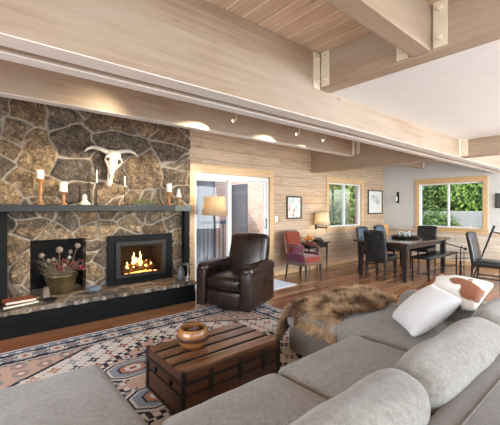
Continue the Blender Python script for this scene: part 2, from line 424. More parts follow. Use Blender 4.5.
def window_unit(name, axis, pos, a0, a1, z0, z1, sgn, casing, mull, sill=True, top=.14, side=.10):
    """axis 'x': in the wall y=pos; axis 'y': in the wall x=pos. sgn = direction out of the room."""
    root = sempty(name)
    def bx(mb, a, c, d0, d1, zz0, zz1, r=.004):
        lo, hi = sorted((pos + sgn * d0, pos + sgn * d1))
        if axis == 'x': mb.bbox(a, c, lo, hi, zz0, zz1, r)
        else: mb.bbox(lo, hi, a, c, zz0, zz1, r)
    f = MB(); bx(f, a0 - side, a1 + side, -.03, .0, z1, z1 + top); bx(f, a0 - side, a0, -.025, .0, z0, z1); bx(f, a1, a1 + side, -.025, .0, z0, z1)
    build('window_casing', f, casing, root)
    f = MB(); bx(f, a0 - side - .02, a1 + side + .02, -.06, .02, z0 - .035, z0); bx(f, a0 - side, a1 + side, -.022, 0, z0 - .12, z0 - .035)
    build('window_sill', f, casing, root)
    f = MB()
    t = .032
    bx(f, a0, a1, .03, .10, z0, z0 + t); bx(f, a0, a1, .03, .10, z1 - t, z1)
    bx(f, a0, a0 + t, .03, .10, z0 + t, z1 - t); bx(f, a1 - t, a1, .03, .10, z0 + t, z1 - t)
    for m_ in mull: bx(f, m_ - .018, m_ + .018, .03, .10, z0 + t, z1 - t)
    build('window_frame', f, M['whitevinyl'], root)
    f = MB(); bx(f, a0 + .03, a1 - .03, .06, .066, z0 + .03, z1 - .03, .001)
    build('window_pane', f, M['glass'], root)
    return root
window_unit('window_1', 'x', YW, WX0, WX1, WZ0, WZ1, 1, M['trimwood'], [(WX0 + WX1) / 2])
window_unit('window_2', 'y', XW, RY0, RY1, RZ0, RZ1, 1, M['trimwood'], [3.27])

# sliding door
d = sempty('door_1')
f = MB().bbox(DX0 - .09, DX1 + .11, YW - .03, YW, DZ, 2.19, .004).bbox(2.85, DX0, YW - .028, YW, 0, DZ, .004).bbox(DX1, DX1 + .11, YW - .028, YW, 0, DZ, .004)
build('door_casing', f, M['trimwood'], d)
f = MB().box(DX0, DX0 + .04, YW + .02, YW + .16, 0, DZ).box(DX1 - .04, DX1, YW + .02, YW + .16, 0, DZ).box(DX0, DX1, YW + .02, YW + .16, DZ - .05, DZ).box(DX0, DX1, YW + .02, YW + .16, 0, .03)
build('door_frame', f, M['whitevinyl'], d)
for nm, xa, xb, yy, lab in (('sliding_panel', DX0 + .04, 3.80, .10, None), ('sliding_panel', 3.72, DX1 - .04, .045, None)):
    f = MB(); t = .07
    f.bbox(xa, xa + t, YW + yy, YW + yy + .04, .03, DZ - .05, .004).bbox(xb - t, xb, YW + yy, YW + yy + .04, .03, DZ - .05, .004)
    f.bbox(xa + t, xb - t, YW + yy, YW + yy + .04, DZ - .13, DZ - .05, .004).bbox(xa + t, xb - t, YW + yy, YW + yy + .04, .03, .13, .004)
    p = build(nm, f, M['whitevinyl'], d)
    build('door_pane', MB().box(xa + t, xb - t, YW + yy + .017, YW + yy + .023, .13, DZ - .13), M['glass'], p)
h = MB().tube([(4.655, YW + .04, 1.0), (4.655, YW - .0, 1.02), (4.655, YW - .0, 1.18), (4.655, YW + .04, 1.2)], .01, 8)
build('door_handle', h, M['frameblack'], d, smooth=True)
# roller blind cassette at the door head
build('door_blind', MB().bbox(DX0 + .02, DX1 - .02, YW + .0, YW + .02, DZ - .10, DZ - .01, .006), M['beam_soffit'], d)

# ------------------------------------------------------------------ ceiling beams
def bracket(parent, M4):
    """cream steel plate with two bolts; local: plate face towards -y, origin at its bottom centre"""
    p = build('metal_bracket', MB().bbox(-.045, .045, -.012, 0, 0, .32, .003), M['plate'], parent); p.matrix_local = M4
    for z in (.06, .26):
        q = build('bolt', MB().lathe([(.0, -.03), (.014, -.03), (.02, -.022), (.02, -.008), (.02, 0)], n=8, M=Matrix.Translation((0, -.01, z)) @ Matrix.Rotation(R(-90), 4, 'X')), M['plate'], p)
    return p
def faceY(x, y, z): return Matrix.Translation((x, y, z))                       # faces -Y
def faceX(x, y, z, rot=-90): return Matrix.Translation((x, y, z)) @ Matrix.Rotation(R(rot), 4, 'Z')
# long double girder (Y 1.92..2.26)
g = thing('ceiling_beam', 'longest whitewashed girder crossing the whole picture, a groove along its underside', 'beam', (0, 0, 0))
f = MB().bbox(X0, XW, 1.92, 2.07, 2.235, ZC, .006); build('front_timber', f, M['beam'], g)
f = MB().bbox(X0, XW, 2.15, 2.26, 2.235, ZC, .006); build('rear_timber', f, M['beam'], g)
build('spacer', MB().box(X0, XW, 2.07, 2.15, 2.29, ZC), M['beam_groove'], g)
build('soffit_board', MB().box(X0, XW, 1.925, 2.065, 2.228, 2.2349), M['beam_soffit'], g)
build('soffit_board', MB().box(X0, XW, 2.155, 2.255, 2.228, 2.2349), M['beam_soffit'], g)
bracket(g, faceY(2.40, 1.92, 2.50)); bracket(g, faceY(6.02, 1.92, 2.25))
# girder along the fireplace
g2 = thing('ceiling_beam', 'whitewashed beam carrying the spotlights, running above the stone fireplace', 'beam')
build('timber', MB().bbox(X0, 6.03, 3.83, 3.97, 2.49, ZC, .006), M['beam'], g2)
build('soffit_board', MB().box(X0, 6.03, 3.835, 3.965, 2.483, 2.4895), M['beam_soffit'], g2)
bracket(g2, faceY(5.97, 3.83, 2.50))
g3 = thing('ceiling_beam', 'short beam end meeting the grey wall left of the large window', 'beam')
build('timber', MB().bbox(6.24, XW, 3.83, 3.97, 2.49, ZC, .006), M['beam'], g3)
bracket(g3, faceY(9.30, 3.83, 2.50))
# near cross beam
def ybeam(label, x, wd, y0, y1, z0, z1):
    t = thing('ceiling_beam', label, 'beam', (x + wd / 2, (y0 + y1) / 2, 0), R(90))
    L = (y1 - y0) / 2
    build('timber', MB().bbox(-L, L, -wd / 2, wd / 2, z0, z1, .006), M['beam'], t)
    return t, Matrix.Translation((x + wd / 2, (y0 + y1) / 2, 0)) @ Matrix.Rotation(R(90), 4, 'Z')
c1, T1 = ybeam('near cross beam bordering the white ceiling panel, upper right', 2.46, .14, Y0, 1.92, 2.50, ZC)
bracket(c1, T1.inverted() @ faceX(2.46, 1.86, 2.52)); bracket(c1, T1.inverted() @ faceX(2.46, .90, 2.52)); bracket(c1, T1.inverted() @ faceX(2.46, 1.16, 2.52))
c2, T2 = ybeam('far cross beam between the armchair wall and the long girder', 6.06, .18, 2.26, YW, 2.235, ZC)
bracket(c2, T2.inverted() @ faceX(6.06, 3.78, 2.52))
c3, T3 = ybeam('far cross beam right of the long girder, over the dining chairs', 6.06, .18, Y0, 1.92, 2.235, ZC)
bracket(c3, T3.inverted() @ faceX(6.06, 1.86, 2.25))
g4 = thing('ceiling_beam', 'short dark-sided joist entering at the top edge, hung on the near cross beam', 'beam')
build('timber', MB().bbox(X0, 2.46, .96, 1.09, 2.51, ZC, .006), M['beam'], g4)
# spot track
tr = thing('track_light', 'row of small spotlights along the face of the beam above the fireplace', 'light')
build('track', MB().box(1.1, 4.9, 3.485, 3.515, 2.80, ZC - .001).box(1.28, 1.32, 3.29, 3.485, 2.80, ZC - .001), M['plate'], tr)
M['lens'] = emit('lit_lens', (1, .86, .62), 14)
for x, tx, en in ((1.30, .5, 20), (2.71, .85, 300), (3.96, 2.1, 200), (4.62, 3.6, 60)):
    a = Vector((x, 3.5, 2.60) if x > 2 else (x, 3.3, 2.66)); dr = (Vector((tx, 4.95, 1.42)) - a).normalized()
    h = build('spot_head', MB().tube([a, a + dr * .01, a + dr * .055], [.012, .018, .021], 14).cyl((x, a.y, 2.801), a + Vector((0, 0, .005)), .005, n=8), M['plate'], tr, smooth=True, auto=40)
    build('lens', MB().tube([a + dr * .0551, a + dr * .058], [.018, .016], 14), M['lens'], h)
    light('spot', 'SPOT', a + dr * .065, dr, en, (1, .84, .60), spot_size=R(54 if x > 2 else 100), spot_blend=1, shadow_soft_size=.015)

# ------------------------------------------------------------------ stone fireplace
def voronoi_stone(nu, nv, W, H, cell, seed, ax=1.25, big=None):
    """returns height, colour for a grid of irregular fieldstones"""
    r = np.random.default_rng(seed)
    us = np.linspace(0, W, nu); vs_ = np.linspace(0, H, nv)
    U, V = np.meshgrid(us, vs_, indexing='ij')
    wx = np.zeros_like(U); wy = np.zeros_like(U)
    for k in range(4):
        fr = 2.0 * 1.9 ** k; am = .045 / 1.6 ** k; p = r.uniform(0, 6.28, 4); th = r.uniform(0, 3.14, 2)
        wx += am * np.sin(fr * (U * math.cos(th[0]) + V * math.sin(th[0])) * 2 + p[0]); wy += am * np.sin(fr * (V * math.cos(th[1]) - U * math.sin(th[1])) * 2 + p[1])
    A = U + wx; B = V + wy
    pts = []
    for i in range(-1, int(W / (cell * ax)) + 2):
        for j in range(-1, int(H / cell) + 2):
            pts.append(((i + .5 * (j % 2) + r.uniform(.08, .92)) * cell * ax, (j + r.uniform(.08, .92)) * cell))
    if big: pts = [p for p in pts if not (big(p) and r.random() < .45)]
    pts = np.array(pts)
    d1 = np.full(U.shape, 9.0); d2 = d1.copy(); idx = np.zeros(U.shape, int)
    for k, (px, py) in enumerate(pts):
        dd = np.hypot((A - px) / ax ** .5, B - py)
        c1_ = dd < d1; d2 = np.where(c1_, d1, np.minimum(d2, dd)); idx = np.where(c1_, k, idx); d1 = np.where(c1_, dd, d1)
    e = d2 - d1
    pal = np.array([(.15, .115, .085), (.19, .145, .105), (.12, .10, .082), (.21, .165, .12), (.16, .13, .10), (.20, .15, .10), (.105, .09, .078), (.17, .15, .13)])
    ci = r.integers(0, len(pal), len(pts)); jit = r.uniform(.8, 1.2, len(pts))
    col = pal[ci[idx]] * jit[idx][..., None]
    m = np.clip((e - .008) / .018, 0, 1)[..., None]
    col = col * m + np.array((.38, .335, .28)) * (1 - m)
    tilt = r.uniform(-.05, .05, (len(pts), 2)); lift = r.uniform(0, .02, len(pts))
    t = np.clip(e / .075, 0, 1); h = .035 * np.sqrt(1 - (1 - t) ** 2) + m[..., 0] * (lift[idx] + tilt[idx, 0] * (A - pts[idx, 0]) + tilt[idx, 1] * (B - pts[idx, 1]))
    h += .004 * (r.random(U.shape) - .5)
    return us, vs_, h, np.concatenate([col, m], axis=2)
FX0, FX1 = -1.0, 2.83
fp = thing('stone_fireplace', 'rugged brown fieldstone fireplace wall with pale mortar and raised black-fronted hearth', 'fireplace', (1.2, 4.9, 0))
inv = Matrix.Translation((-1.2, -4.9, 0))
def loc_mb(mb, off):
    mb.v = [(x - off[0], y - off[1], z - off[2]) for x, y, z in mb.v]; return mb
FO = (1.2, 4.9, 0)
W_, H_ = FX1 - FX0, 2.525
nu, nv = 300, 200
us, vs2, hh, col = voronoi_stone(nu, nv, W_, H_, .245, 23, 1.3, big=lambda p: p[1] > 1.15)
holes = [(.57, 1.22, .30, 1.005), (1.50, 2.48, .30, 1.015)]
b = MB(); idm = {}
XX = FX0 + us; ZZ = .30 + vs2
V = []; colr = []; F = []
for i in range(nu):
    for j in range(nv):
        V.append((XX[i], 4.965 - hh[i, j], ZZ[j])); colr.append(tuple(col[i, j]))
for i in range(nu - 1):
    for j in range(nv - 1):
        cx = (XX[i] + XX[i + 1]) / 2; cz = (ZZ[j] + ZZ[j + 1]) / 2
        if any(a < cx < c and z0 < cz < z1 for a, c, z0, z1 in holes): continue
        F.append((i * nv + j, (i + 1) * nv + j, (i + 1) * nv + j + 1, i * nv + j + 1))
# edges turned back so that the facing has real thickness (right end and the openings)
def strip(pts_idx):
    n0 = len(V)
    for k in pts_idx:
        x, y, z = V[k]; V.append((x, 5.08, z)); colr.append(colr[k])
    for q in range(len(pts_idx) - 1):
        F.append((pts_idx[q], n0 + q, n0 + q + 1, pts_idx[q + 1]))
strip([(nu - 1) * nv + j for j in range(nv)])
for (a, c, z0, z1) in holes:
    ia = min(range(nu), key=lambda i: abs(XX[i] - a)); ic = min(range(nu), key=lambda i: abs(XX[i] - c)); jt = min(range(nv), key=lambda j: abs(ZZ[j] - z1))
    strip([ia * nv + j for j in range(jt + 1)]); strip([ic * nv + j for j in range(jt + 1)]); strip([i * nv + jt for i in range(ia, ic + 1)])
b.v = V; b.f = F; b.c = colr
loc_mb(b, FO); build('stone_facing', b, M['stone'], fp, smooth=True)
# firebox of the open niche
f = MB()
f.box(.50, .56, 5.0, 5.42, .30, 1.06).box(1.23, 1.29, 5.0, 5.42, .30, 1.06).box(.50, 1.29, 5.42, 5.46, .30, 1.06).box(.50, 1.29, 5.0, 5.42, 1.01, 1.06)
build('firebox', loc_mb(f, FO), M['firebrick'], fp)
# hearth
us, vs3, hh, col = voronoi_stone(240, 60, 3.66, .55, .17, 5, 1.6)
V = []; cc = []; F = []
for i in range(240):
    for j in range(60):
        x = -1.0 + us[i]; y = 4.435 + vs3[j]
        if j == 0: y += .012 * math.sin(x * 23) + .008 * math.sin(x * 61)
        V.append((x, y, .285 + hh[i, j] * .35)); cc.append((*(col[i, j, :3] * .95 + .01), col[i, j, 3]))
for i in range(239):
    for j in range(59): F.append((i * 60 + j, (i + 1) * 60 + j, (i + 1) * 60 + j + 1, i * 60 + j + 1))
n0 = len(V)
for i in range(240): V.append((V[i * 60][0], V[i * 60][1] + .004, .252)); cc.append(cc[i * 60])
for i in range(239): F.append((n0 + i, n0 + i + 1, (i + 1) * 60, i * 60))
n0 = len(V)
for j in range(60): V.append((V[239 * 60 + j][0], V[239 * 60 + j][1], .252)); cc.append(cc[239 * 60 + j])
for j in range(59): F.append((n0 + j, n0 + j + 1, 239 * 60 + j + 1, 239 * 60 + j))
b = MB(); b.v = V; b.f = F; b.c = cc
build('hearth_slab', loc_mb(b, FO), M['hearthstone'], fp, smooth=True)
f = MB().box(-1.0, 2.64, 4.455, 4.98, 0, .252).bbox(-1.0, 2.645, 4.445, 4.456, .135, .25, .003).bbox(-1.0, 2.65, 4.44, 4.456, 0, .13, .003)
build('hearth_front', loc_mb(f, FO), M['black'], fp, label='black panelled hearth front')
struct('wall_firebox_core', MB().box(-1.0, .49, 5.09, 5.5, .3, ZC).box(1.30, 1.44, 5.09, 5.5, .3, ZC).box(2.54, 2.72, 5.09, 5.5, .3, ZC).box(.49, 2.54, 5.09, 5.47, 1.07, ZC), M['firebrick'])

mt = thing('mantel_shelf', 'long slate-black mantel shelf with side posts across the stone fireplace', 'mantel', (1.2, 4.8, 0))
MO = (1.2, 4.8, 0)
build('shelf', loc_mb(MB().bbox(-1.0, 2.74, 4.71, 4.97, 1.375, 1.46, .006), MO), M['blacklight'], mt)
build('post', loc_mb(MB().bbox(2.66, 2.745, 4.80, 4.90, .31, 1.375, .006), MO), M['black'], mt)
build('post', loc_mb(MB().bbox(-.2, .34, 4.82, 4.92, .31, 1.375, .006), MO), M['black'], mt)
build('end_cap', loc_mb(MB().bbox(2.44, 2.75, 4.70, 4.96, 1.37, 1.4655, .006), MO), plain('grey_green_slate', (.06, .07, .065), .5, var=.3, scale=12), mt, label='grey-green end piece')

ins = thing('fireplace_insert', 'black gas fireplace insert with a glass front and burning logs', 'fireplace', (1.985, 4.9, .31))
IO = (1.985, 4.9, .31)
f = MB()
for (a, c, z0, z1) in ((1.49, 1.60, .31, 1.02), (2.37, 2.49, .31, 1.02), (1.60, 2.37, .925, 1.02), (1.60, 2.37, .31, .40)): f.bbox(a, c, 4.895, 4.925, z0, z1, .003)
build('surround', loc_mb(f, IO), M['black'], ins)
f = MB()
for (a, c, z0, z1) in ((1.60, 1.665, .40, .925), (2.305, 2.37, .40, .925), (1.665, 2.305, .865, .925), (1.665, 2.305, .40, .455)): f.bbox(a, c, 4.87, 4.90, z0, z1, .006)
build('door_frame', loc_mb(f, IO), plain('grey_insert_frame', (.022, .021, .02), .5, metal=.1, spec=.25), ins)
build('glass_front', loc_mb(MB().box(1.665, 2.305, 4.888, 4.892, .455, .865), IO), M['glass_dark'], ins)
f = MB().box(1.58, 1.60, 4.93, 5.38, .33, .98).box(2.37, 2.39, 4.93, 5.38, .33, .98).box(1.58, 2.39, 5.38, 5.40, .33, .98).box(1.58, 2.39, 4.93, 5.38, .96, .98).box(1.58, 2.39, 4.93, 5.38, .33, .40)
build('firebox', loc_mb(f, IO), M['firebrick'], ins)
f = MB()
for k in range(26):
    x = random.uniform(1.72, 2.26); y = random.uniform(5.0, 5.2); s_ = random.uniform(.012, .03)
    f.rbox(s_ * 2, s_ * 1.5, s_, s_ * .3, k=1, n=1, M=Matrix.Translation((x, y, .42 + s_ * .3)) @ Matrix.Rotation(random.random() * 3, 4, 'Z'))
build('ember_bed', loc_mb(f, IO), M['ember'], ins)['kind'] = 'stuff'
for (x0, y0, z0, x1, y1, z1, r_) in ((1.70, 5.05, .46, 2.22, 5.12, .49, .038), (1.80, 5.17, .47, 2.28, 5.08, .50, .036), (1.76, 5.13, .53, 2.14, 5.06, .57, .03), (1.95, 5.04, .52, 2.25, 5.16, .60, .026)):
    pts = [Vector((x0, y0, z0)).lerp(Vector((x1, y1, z1)), t / 5) + Vector((0, 0, random.uniform(-.008, .008))) for t in range(6)]
    build('log', loc_mb(MB().tube(pts, [r_ * random.uniform(.85, 1.15) for _ in pts], 9), IO), M['log'], ins, smooth=True)
for (x, y, z, hgt, r_) in ((1.94, 5.1, .50, .24, .030), (2.03, 5.06, .52, .23, .028), (1.84, 5.1, .48, .12, .022), (2.13, 5.08, .50, .11, .020), (2.22, 5.1, .47, .10, .018), (1.99, 5.12, .50, .16, .03)):
    pts = [(x + .012 * math.sin(t * 2.1 + x * 30), y, z + hgt * t / 7) for t in range(8)]
    rr = [r_ * q for q in (.5, .95, 1, .85, .62, .42, .22, .03)]
    build('flame', loc_mb(MB().tube(pts, rr, 8), IO), M['flame'], ins, smooth=True)
light('fire_glow', 'POINT', (2.0, 5.0, .62), (0, -1, 0), 6, (1, .5, .2), shadow_soft_size=.08)

# ------------------------------------------------------------------ things on the mantel
ZM = 1.461
def holder(x, y, h, ch, cr, label):
    t = thing('candle_holder', label[0], 'candle holder', (x, y, ZM), 0, None)
    prof = [(.0, 0), (.045, 0), (.045, .012), (.02, .03), (.016, h * .35), (.028, h * .5), (.016, h * .65), (.018, h * .82), (.045, h - .012), (.045, h)]
    build('stand', MB().lathe(prof, n=16), M['candlewood'], t, smooth=True, auto=50)
    tag(build('pillar_candle', MB().lathe([(0, 0), (cr * .97, 0), (cr, .006), (cr, ch - .006), (cr * .9, ch), (cr * .5, ch - .004)], n=18).cyl((0, 0, ch - .004), (0, 0, ch + .008), .0015, n=5), M['wax'], smooth=True, auto=50, loc=(x, y, ZM + h)), label[1], 'candle')
holder(.67, 4.83, .32, .11, .040, ('tallest turned amber-wood candle holder, leftmost on the mantel', 'thick white candle on the tallest wooden holder, far left of mantel'))
holder(.925, 4.83, .17, .125, .045, ('short turned wooden candle holder, second from mantel left end', 'thick white candle on the short holder, second from mantel left end'))
holder(2.40, 4.83, .21, .13, .045, ('turned wooden candle holder near right end of the mantel', 'white candle on the wooden holder near right end of mantel'))
def spike(x, h, lab):
    t = thing('candlestick', lab, 'candlestick', (x, 4.83, ZM))
    build('base', MB().lathe([(0, 0), (.038, 0), (.036, .008), (.01, .016), (.006, .03)], n=14), M['mirror'], t, smooth=True, auto=40)
    build('stem', MB().lathe([(.006, .02), (.006, h * .4), (.012, h * .43), (.006, h * .46), (.006, h - .02), (.016, h - .01), (.016, h), (.0, h)], n=10), M['mirror'], t, smooth=True, auto=40)
for x, h, lab in ((1.12, .25, 'thin black candlestick without a candle, nearest the two thick candles'), (1.235, .30, 'thin black candlestick below left horn of the skull'), (1.33, .30, 'tall black candlestick just left of the skull, with ivory taper'), (1.71, .26, 'tall black candlestick just right of the skull, with ivory taper')):
    spike(x, h, lab)
tag(build('taper_candle', MB().lathe([(0, 0), (.009, 0), (.008, .17), (.003, .18)], n=10), M['wax'], loc=(1.33, 4.83, ZM + .30), smooth=True, auto=50), 'slim ivory taper candle left of the skull', 'candle')
tag(build('taper_candle', MB().lathe([(0, 0), (.009, 0), (.008, .15), (.003, .16)], n=10), M['wax'], loc=(1.71, 4.83, ZM + .26), smooth=True, auto=50), 'slim ivory taper candle right of the skull', 'candle')
t = thing('figurine', 'small pale carved figurine between the thin black candlesticks', 'figurine', (1.17, 4.80, ZM))
build('body', MB().lathe([(0, 0), (.05, 0), (.055, .02), (.03, .05), (.02, .08), (.026, .10), (.018, .13), (.004, .14)], n=14, sx=1.3), M['bone'], t, smooth=True)
t = thing('bell_ornament', 'small ivory cone-shaped ornament at right end of the mantel', 'ornament', (2.57, 4.83, ZM))
build('stand', MB().lathe([(0, 0), (.04, 0), (.04, .01), (.015, .03), (.012, .10), (.035, .13)], n=14), M['candlewood'], t, smooth=True, auto=40)
build('cone', MB().lathe([(0, .13), (.045, .13), (.042, .15), (.028, .20), (.018, .25), (.004, .27)], n=14), M['wax'], t, smooth=True, auto=40)
t = thing('grass_arrangement', 'low tuft of dry green grass on the mantel between skull and right candle', 'plant', (2.0, 4.83, ZM))
f = MB()
for k in range(90):
    x = random.uniform(-.17, .17); y = random.uniform(-.04, .04); h = random.uniform(.05, .12); dx = random.uniform(-.05, .05)
    f.tube([(x, y, .01), (x + dx * .5, y, h * .6), (x + dx, y + random.uniform(-.02, .02), h)], [.003, .0025, .0008], 4)
build('grass_blades', f, plain('dry_green_grass', (.16, .19, .07), .8, var=.4), t)
build('tray', MB().bbox(-.19, .19, -.05, .05, 0, .015, .004), M['darkwood'], t)

# skull
sk = thing('steer_skull', 'bleached horned steer skull hung on the stone above the mantel', 'skull', (1.53, 4.86, 1.98))
rings = [(.26, .050, .02, 0), (.245, .085, .045, 0), (.20, .100, .060, 0), (.14, .092, .064, 0), (.08, .080, .062, 0), (.02, .058, .055, 0), (-.06, .046, .048, -.005), (-.14, .040, .042, -.008), (-.20, .038, .036, -.01), (-.245, .028, .024, -.01), (-.26, .010, .01, -.01)]
V = []; F = []; n = 20
for (z, a, bb, oy) in rings:
    for k in range(n):
        an = 2 * math.pi * k / n; V.append((a * math.cos(an), bb * math.sin(an) + oy - .01, z))
for j in range(len(rings) - 1):
    for k in range(n): F.append((j * n + k, (j + 1) * n + k, (j + 1) * n + (k + 1) % n, j * n + (k + 1) % n))
F.append(tuple(range(n))); F.append(tuple((len(rings) - 1) * n + k for k in range(n))[::-1])
RS = (Matrix.Rotation(R(9), 4, 'Y'))
b = MB().add([RS @ Vector(p) for p in V], F)
for s in (-1, 1):   # brow ridges and cheek bones
    b.tube([RS @ Vector(p) for p in ((s * .05, -.04, .17), (s * .098, -.055, .14), (s * .105, -.045, .09), (s * .075, -.045, .04), (s * .05, -.04, -.02))], [.012, .02, .018, .013, .008], 8)
build('cranium', b, M['bone'], sk, smooth=True)
for s in (-1, 1):
    b = MB().tube([(s * .05, -.0, .225), (s * .12, -.015, .245), (s * .19, -.03, .262), (s * .26, -.04, .262), (s * .32, -.05, .235), (s * .365, -.06, .185)], [.036, .032, .028, .024, .016, .003], 12)
    build('horn', b, M['bone'], sk, smooth=True)
    c = RS @ Vector((s * .083, -.052, .11))
    build('eye_socket_shade', MB().lathe([(0, -.02), (.018, -.018), (.028, -.006), (.028, .008), (.016, .018), (0, .02)], n=12, M=Matrix.Translation(c) @ Matrix.Scale(1.3, 4, (0, 0, 1))), M['socket'], sk, smooth=True)  # solid dark blob in place of a shaded hollow
    c = RS @ Vector((s * .014, -.052, -.12))
    build('nose_hollow_shade', MB().lathe([(0, -.05), (.008, -.035), (.010, 0), (.006, .04), (0, .05)], n=10, M=Matrix.Translation(c)), M['socket'], sk, smooth=True)

# ------------------------------------------------------------------ things on the hearth
ZH = .305
t = thing('flower_bucket', 'old brass bucket of dried flowers standing in the open stone firebox', 'bucket', (.93, 5.0, ZH))
build('bucket', MB().lathe([(0, 0), (.125, 0), (.135, .02), (.165, .10), (.185, .22), (.20, .23), (.20, .245), (.18, .24), (.15, .12), (0, .08)], n=28), M['brass'], t, smooth=True, auto=50)
build('handle', MB().tube([(.2 * math.cos(a), -.02, .235 - .12 * math.sin(a)) for a in [math.pi * k / 12 for k in range(13)]], .005, 6), M['iron'], t, smooth=True)
def ball(mb, c, r, n=10): return mb.lathe([(r * math.sin(math.pi * k / 8) + 1e-4, -r * math.cos(math.pi * k / 8)) for k in range(9)], c, n)
heads = [(-.22, .02, .50, .035, 'dryhead'), (-.10, -.08, .45, .026, 'dryhead'), (-.02, .0, .56, .045, 'dryhead'), (.08, -.08, .46, .028, 'pewter'), (.02, -.10, .36, .024, 'dryhead'), (.20, 0, .60, .04, 'dryhead'), (-.14, .05, .42, .03, 'dryhead'), (.12, .05, .52, .03, 'dryhead')]
for (x, y, z, r_, m_) in heads:
    s_ = build('flower_stem', MB().tube([(x * .2, y * .2, .1), (x * .6, y * .6, z * .6), (x, y, z)], .0035, 5), M['dry'], t)
    build('flower_head', ball(MB(), (x, y, z), r_), M[m_], s_, smooth=True)
f = MB()
for k in range(70):
    x = random.uniform(-.1, .3); z = random.uniform(.30, .42) + abs(x) * .1; y = random.uniform(-.14, .05); ball(f, (x * .95, y, z - abs(x) * .15), random.uniform(.008, .016), 6)
build('red_blossom', f, M['dryred'], t, smooth=True)
f = MB()
for k in range(60):
    a = random.uniform(0, 6.28); q = random.uniform(.12, .34); h = random.uniform(.28, .46)
    x1 = max(-.30, min(.27, q * math.cos(a))); y1 = q * .5 * math.sin(a) - .02
    f.tube([(.05 * math.cos(a), .05 * math.sin(a), .15), (x1 * .6, y1 * .6, h * .8), (x1, y1, h)], [.004, .005, .001], 4)
build('dried_foliage', f, M['dry'], t)
t = thing('hand_bell', 'small dark metal bell standing left of the brass bucket', 'bell', (.72, 4.74, ZH))
build('bell', MB().lathe([(0, 0), (.07, 0), (.066, .02), (.045, .07), (.038, .13), (.02, .15)], n=16), plain('dull_bronze', (.14, .10, .08), .45, metal=.6), t, smooth=True, auto=50)
build('handle', MB().lathe([(.008, .15), (.008, .2), (.014, .21), (.008, .22), (.012, .26), (0, .27)], n=10), M['iron'], t, smooth=True)
t = thing('iron_trivet', 'small dark iron dish on the hearth edge in front of the bell', 'dish', (.73, 4.56, ZH))
build('dish', MB().lathe([(0, .02), (.07, .02), (.085, .035), (.08, .028), (0, .012)], n=18), M['iron'], t, smooth=True)
for a in (0, 2.1, 4.2): build('foot', MB().cyl((.05 * math.cos(a), .05 * math.sin(a), 0), (.04 * math.cos(a), .04 * math.sin(a), .02), .006), M['iron'], t)
for k, (x, y, rz, w_, d_, h_, lab, m_) in enumerate(((.42, 4.66, .25, .36, .25, .03, 'wide dark book lying lowest of the pair on the hearth left end', 'darkwood'), (.44, 4.67, .10, .30, .21, .03, 'rust-brown book lying on top of the dark one, hearth left end', 'rust'))):
    t = thing('book', lab, 'book', (x, y, ZH + .004 + k * .032), rz)
    build('cover', MB().box(-w_ / 2, w_ / 2, -d_ / 2, d_ / 2, 0, .003).box(-w_ / 2, w_ / 2, -d_ / 2, d_ / 2, h_ - .003, h_).box(-w_ / 2, -w_ / 2 + .004, -d_ / 2, d_ / 2, .003, h_ - .003), M[m_], t)
    build('pages', MB().box(-w_ / 2 + .004, w_ / 2 - .005, -d_ / 2 + .004, d_ / 2 - .004, .003, h_ - .003), M['paper'], t)
t = thing('bird_figurine', 'dark slate bird figurine sitting on the hearth between the two openings', 'figurine', (1.27, 4.70, ZH))
b = MB().lathe([(0, 0), (.04, .002), (.062, .03), (.058, .06), (.035, .085), (0, .09)], n=16, sx=1.45)
build('body', b, M['slate'], t, smooth=True)
build('head', ball(MB(), (-.075, 0, .085), .028).tube([(-.1, 0, .088), (-.13, 0, .082)], [.01, .002], 6), M['slate'], t, smooth=True)
build('tail', MB().tube([(.06, 0, .06), (.10, 0, .10), (.13, 0, .14)], [.022, .016, .006], 8), M['slate'], t, smooth=True)
t = thing('vase', 'teardrop grey-blue vase at the right end of the hearth', 'vase', (2.52, 4.66, ZH))
build('body', MB().lathe([(0, 0), (.05, 0), (.055, .04), (.052, .11), (.035, .17), (.016, .20), (.02, .215), (.012, .21), (.01, .18)], n=18), M['slate'], t, smooth=True)
t = thing('pedestal_dish', 'pewter pedestal dish beside the grey-blue vase on the hearth end', 'dish', (2.57, 4.53, ZH))
build('foot', MB().lathe([(0, 0), (.05, 0), (.045, .012), (.016, .05), (.013, .12), (.016, .22), (.03, .245)], n=18), M['pewter'], t, smooth=True)
build('dish', MB().lathe([(0, .245), (.085, .25), (.092, .262), (.08, .262), (0, .256)], n=24), M['pewter'], t, smooth=True, auto=50)

# ------------------------------------------------------------------ rug
RX0, RX1, RYa, RYb = -.35, 3.3, 1.27, 4.02
NX, NY = 366, 276
x = np.linspace(RX0, RX1, NX); y = np.linspace(RYa, RYb, NY); GX, GY = np.meshgrid(x, y, indexing='ij')
def hx(a, b_, c): return np.array((a, b_, c))
navy = hx(.025, .028, .055); ivory = hx(.74, .71, .66); salmon = hx(.50, .25, .16); blue = hx(.26, .31, .36); rust = hx(.28, .09, .055); pink = hx(.60, .42, .33); white = hx(.80, .79, .78); blk = hx(.03, .028, .04)
col = np.broadcast_to(ivory, GX.shape + (3,)).copy()
def put(mask, c): col[mask] = c
dxe = np.minimum(GX - RX0, RX1 - GX); dye = np.minimum(GY - RYa, RYb - GY); de = np.minimum(dxe, dye)
cxr, cyr = (RX0 + RX1) / 2, (RYa + RYb) / 2
ax_, ay_ = np.abs(GX - cxr), np.abs(GY - cyr)
